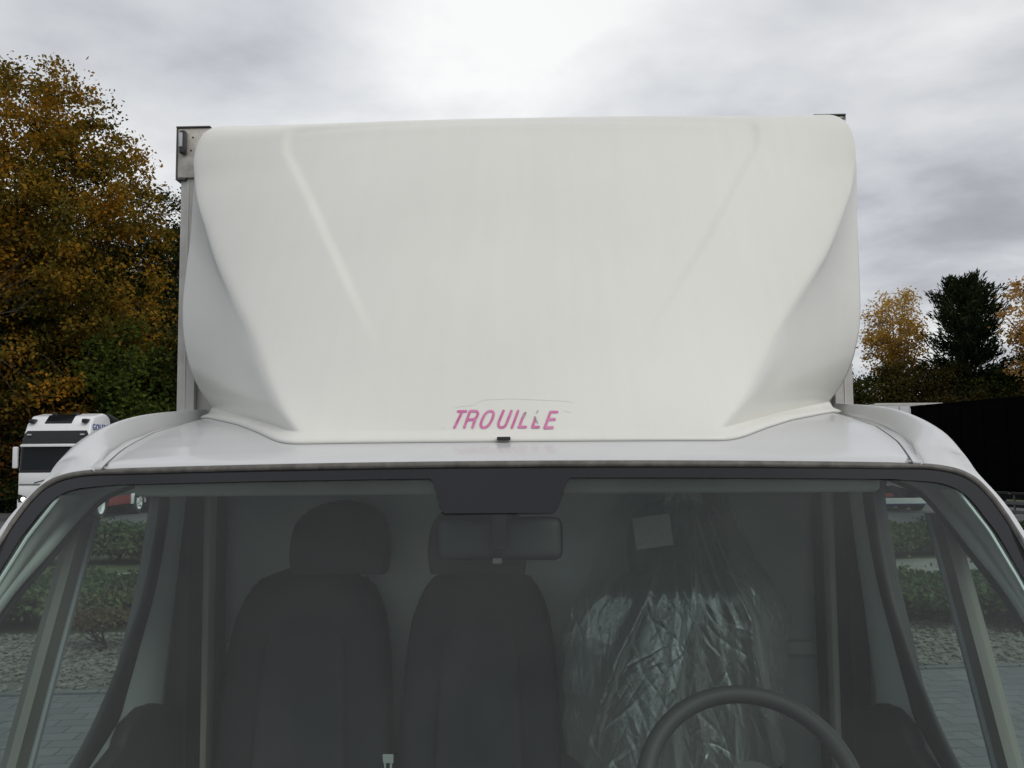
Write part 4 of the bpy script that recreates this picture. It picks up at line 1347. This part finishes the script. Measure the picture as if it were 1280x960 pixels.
def conifer(name, label, base, h, rmax, n_wh, lm):
    t_ = empty(name, base); tag(t_, label, 'tree')
    MB().tube([(0, 0, 0), (.05, 0, h * .5), (0, 0, h)], [.26, .15, .02], 9).build('trunk', M['bark'], t_)
    lb = MB(); C = []; AX = []
    for i in range(n_wh):
        u = (i / n_wh)
        z = h * (.16 + .82 * u)
        rr = rmax * np.interp(u, [0, .12, .27, .42, .6, .8, .92, 1], [.85, .98, .80, 1.0, 1.0, .78, .5, .14]) * rng.uniform(.75, 1.12)
        for k_ in range(9):
            a_ = rng.uniform(0, 6.28)
            l_ = rr * rng.uniform(.7, 1.08)
            tip = np.array([math.cos(a_) * l_, math.sin(a_) * l_, z + l_ * np.interp(u, [0, .25, .5, 1], [-.10, .12, .35, 1.0])])
            st_ = np.array([0, 0, z])
            lb.tube([Vector(st_), Vector((st_ + tip) / 2 + np.array([0, 0, -.06 * l_])), Vector(tip)], [.05, .03, .008], 4, cap=False)
            for s_ in np.linspace(.22, 1.0, 9):
                p = st_ + (tip - st_) * s_ + np.array([0, 0, -.06 * l_ * math.sin(math.pi * s_)])
                m_ = 9
                C.append(p + rng.normal(size=(m_, 3)) * .20 * np.array([1, 1, .7]))
                AX.append(np.tile((tip - st_) / np.linalg.norm(tip - st_) + np.array([0, 0, .25]), (m_, 1)))
    lb.build('limbs', M['bark'], t_)
    C = np.concatenate(C); AX = np.concatenate(AX)
    leaf_mesh('crown', C, .42 * rng.uniform(.6, 1.3, len(C)), lm, t_, aspect=.22, axis=AX)
    return t_


conifer('pine_tree', 'dark round crowned pine standing between the yellow and the orange tree', (26.9, 56, 0), 12.6, 2.55, 34, M['lf_conifer'])

wd = tree('woodland_tree', 'low brown and olive tree in the wood below the aspen', (23.3, 56.5, 0), 5.6, .15,
          [(0, 0, 5.2, 2.7, 2.0, 2.6), (0, 0, 2.6, 3.2, 2.2, 2.2)], 260, 105, .17, M['lf_wood'], spread=.62, shell=.2)
wd2 = tree('woodland_tree', 'dark green rounded tree at the foot of the pine', (27.8, 54.5, 0), 5.4, .15,
           [(0, 0, 4.6, 2.8, 2.0, 2.4), (0, 0, 2.6, 3.3, 2.2, 2.2)], 260, 105, .17, M['lf_green'], spread=.62, shell=.2)
copy_tree(wd2, (21.6, 57.5, 0), 1.1, 1.0, 'dark green rounded tree at the end of the wood beside the box van', None)
copy_tree(wd, (25.4, 55.5, 0), 2.0, .98, 'low brown and olive tree between the aspen and the pine', None)
copy_tree(wd2, (31.0, 55.5, 0), 3.4, 1.15, 'dark green rounded tree under the pale orange tree', None)
copy_tree(wd, (29.4, 53.5, 0), 4.1, .85, 'low brown and olive tree in front of the pine over the black trailer', None)
copy_tree(wd, (20.6, 63, 0), 5.0, 1.1, 'low brown and olive tree behind the end of the wood', None)
copy_tree(wd2, (33.5, 58, 0), .5, 1.25, 'dark green rounded tree at the far end of the wood', None)

# shrubs on the gravel strip either side of the van
jun = tree('juniper_shrub', 'broad low juniper on the gravel beside the passenger window', (-5.6, 13.3, 0), .2, .03,
           [(0, 0, .16, 1.7, 1.6, .22), (-1.2, .3, .15, 1.4, 1.4, .2)], 330, 95, .085, M['lf_juniper'], spread=.15, shell=.15, cat='shrub')
copy_tree(jun, (5.6, 13.2, 0), 2.9, .98, 'broad low juniper on the gravel beside the steering wheel side window', None)
copy_tree(jun, (-8.9, 13.6, 0), 1.2, 1.05, 'broad low juniper further along the gravel from the van passenger side', None)
copy_tree(jun, (8.9, 13.3, 0), 4.0, 1.05, 'broad low juniper further along the gravel from the steering wheel side', None)
hed = tree('evergreen_shrub', 'knee high evergreen shrub across the pale path on the passenger side', (-8.6, 20.8, 0), .6, .04,
           [(0, 0, .42, 2.2, 1.0, .36), (1.4, 0, .4, 1.5, .9, .34)], 260, 90, .11, M['lf_juniper'], spread=.22, shell=.15, cat='shrub')
copy_tree(hed, (-12.6, 21.2, 0), 2.0, .8, 'knee high evergreen shrub beyond the path towards the lorry', None)
copy_tree(hed, (8.2, 20.9, 0), .4, .85, 'knee high evergreen shrub across the pale path on the steering wheel side', None)
copy_tree(hed, (12.2, 21.2, 0), 3.2, .75, 'knee high evergreen shrub across the path before the black trailer', None)
dry = tree('dry_shrub', 'small brown dry shrub on the gravel in front of the juniper', (-4.75, 11.0, 0), .15, .02,
           [(0, 0, .12, .45, .3, .16)], 60, 60, .06, M['lf_dry'], spread=.09, shell=.1, cat='shrub')

# the wood closes the view behind the box as well: one far mass
n_c = 420
cc = np.stack([rng.uniform(-17, 20.5, n_c), rng.uniform(66, 73, n_c), rng.uniform(.4, 1., n_c) ** .6 * 6.8], -1)
C = np.repeat(cc, 120, 0) + rng.normal(size=(n_c * 120, 3)) * np.array([.85, .85, .6])
C[:, 2] = np.maximum(C[:, 2], .1)
fw_o = leaf_mesh('far_woodland', C, .26 * rng.uniform(.6, 1.3, len(C)), M['lf_wood'], None, flat=.3)
tag(fw_o, 'far olive brown woodland edge closing the view behind the box van', 'woodland', kind='stuff')
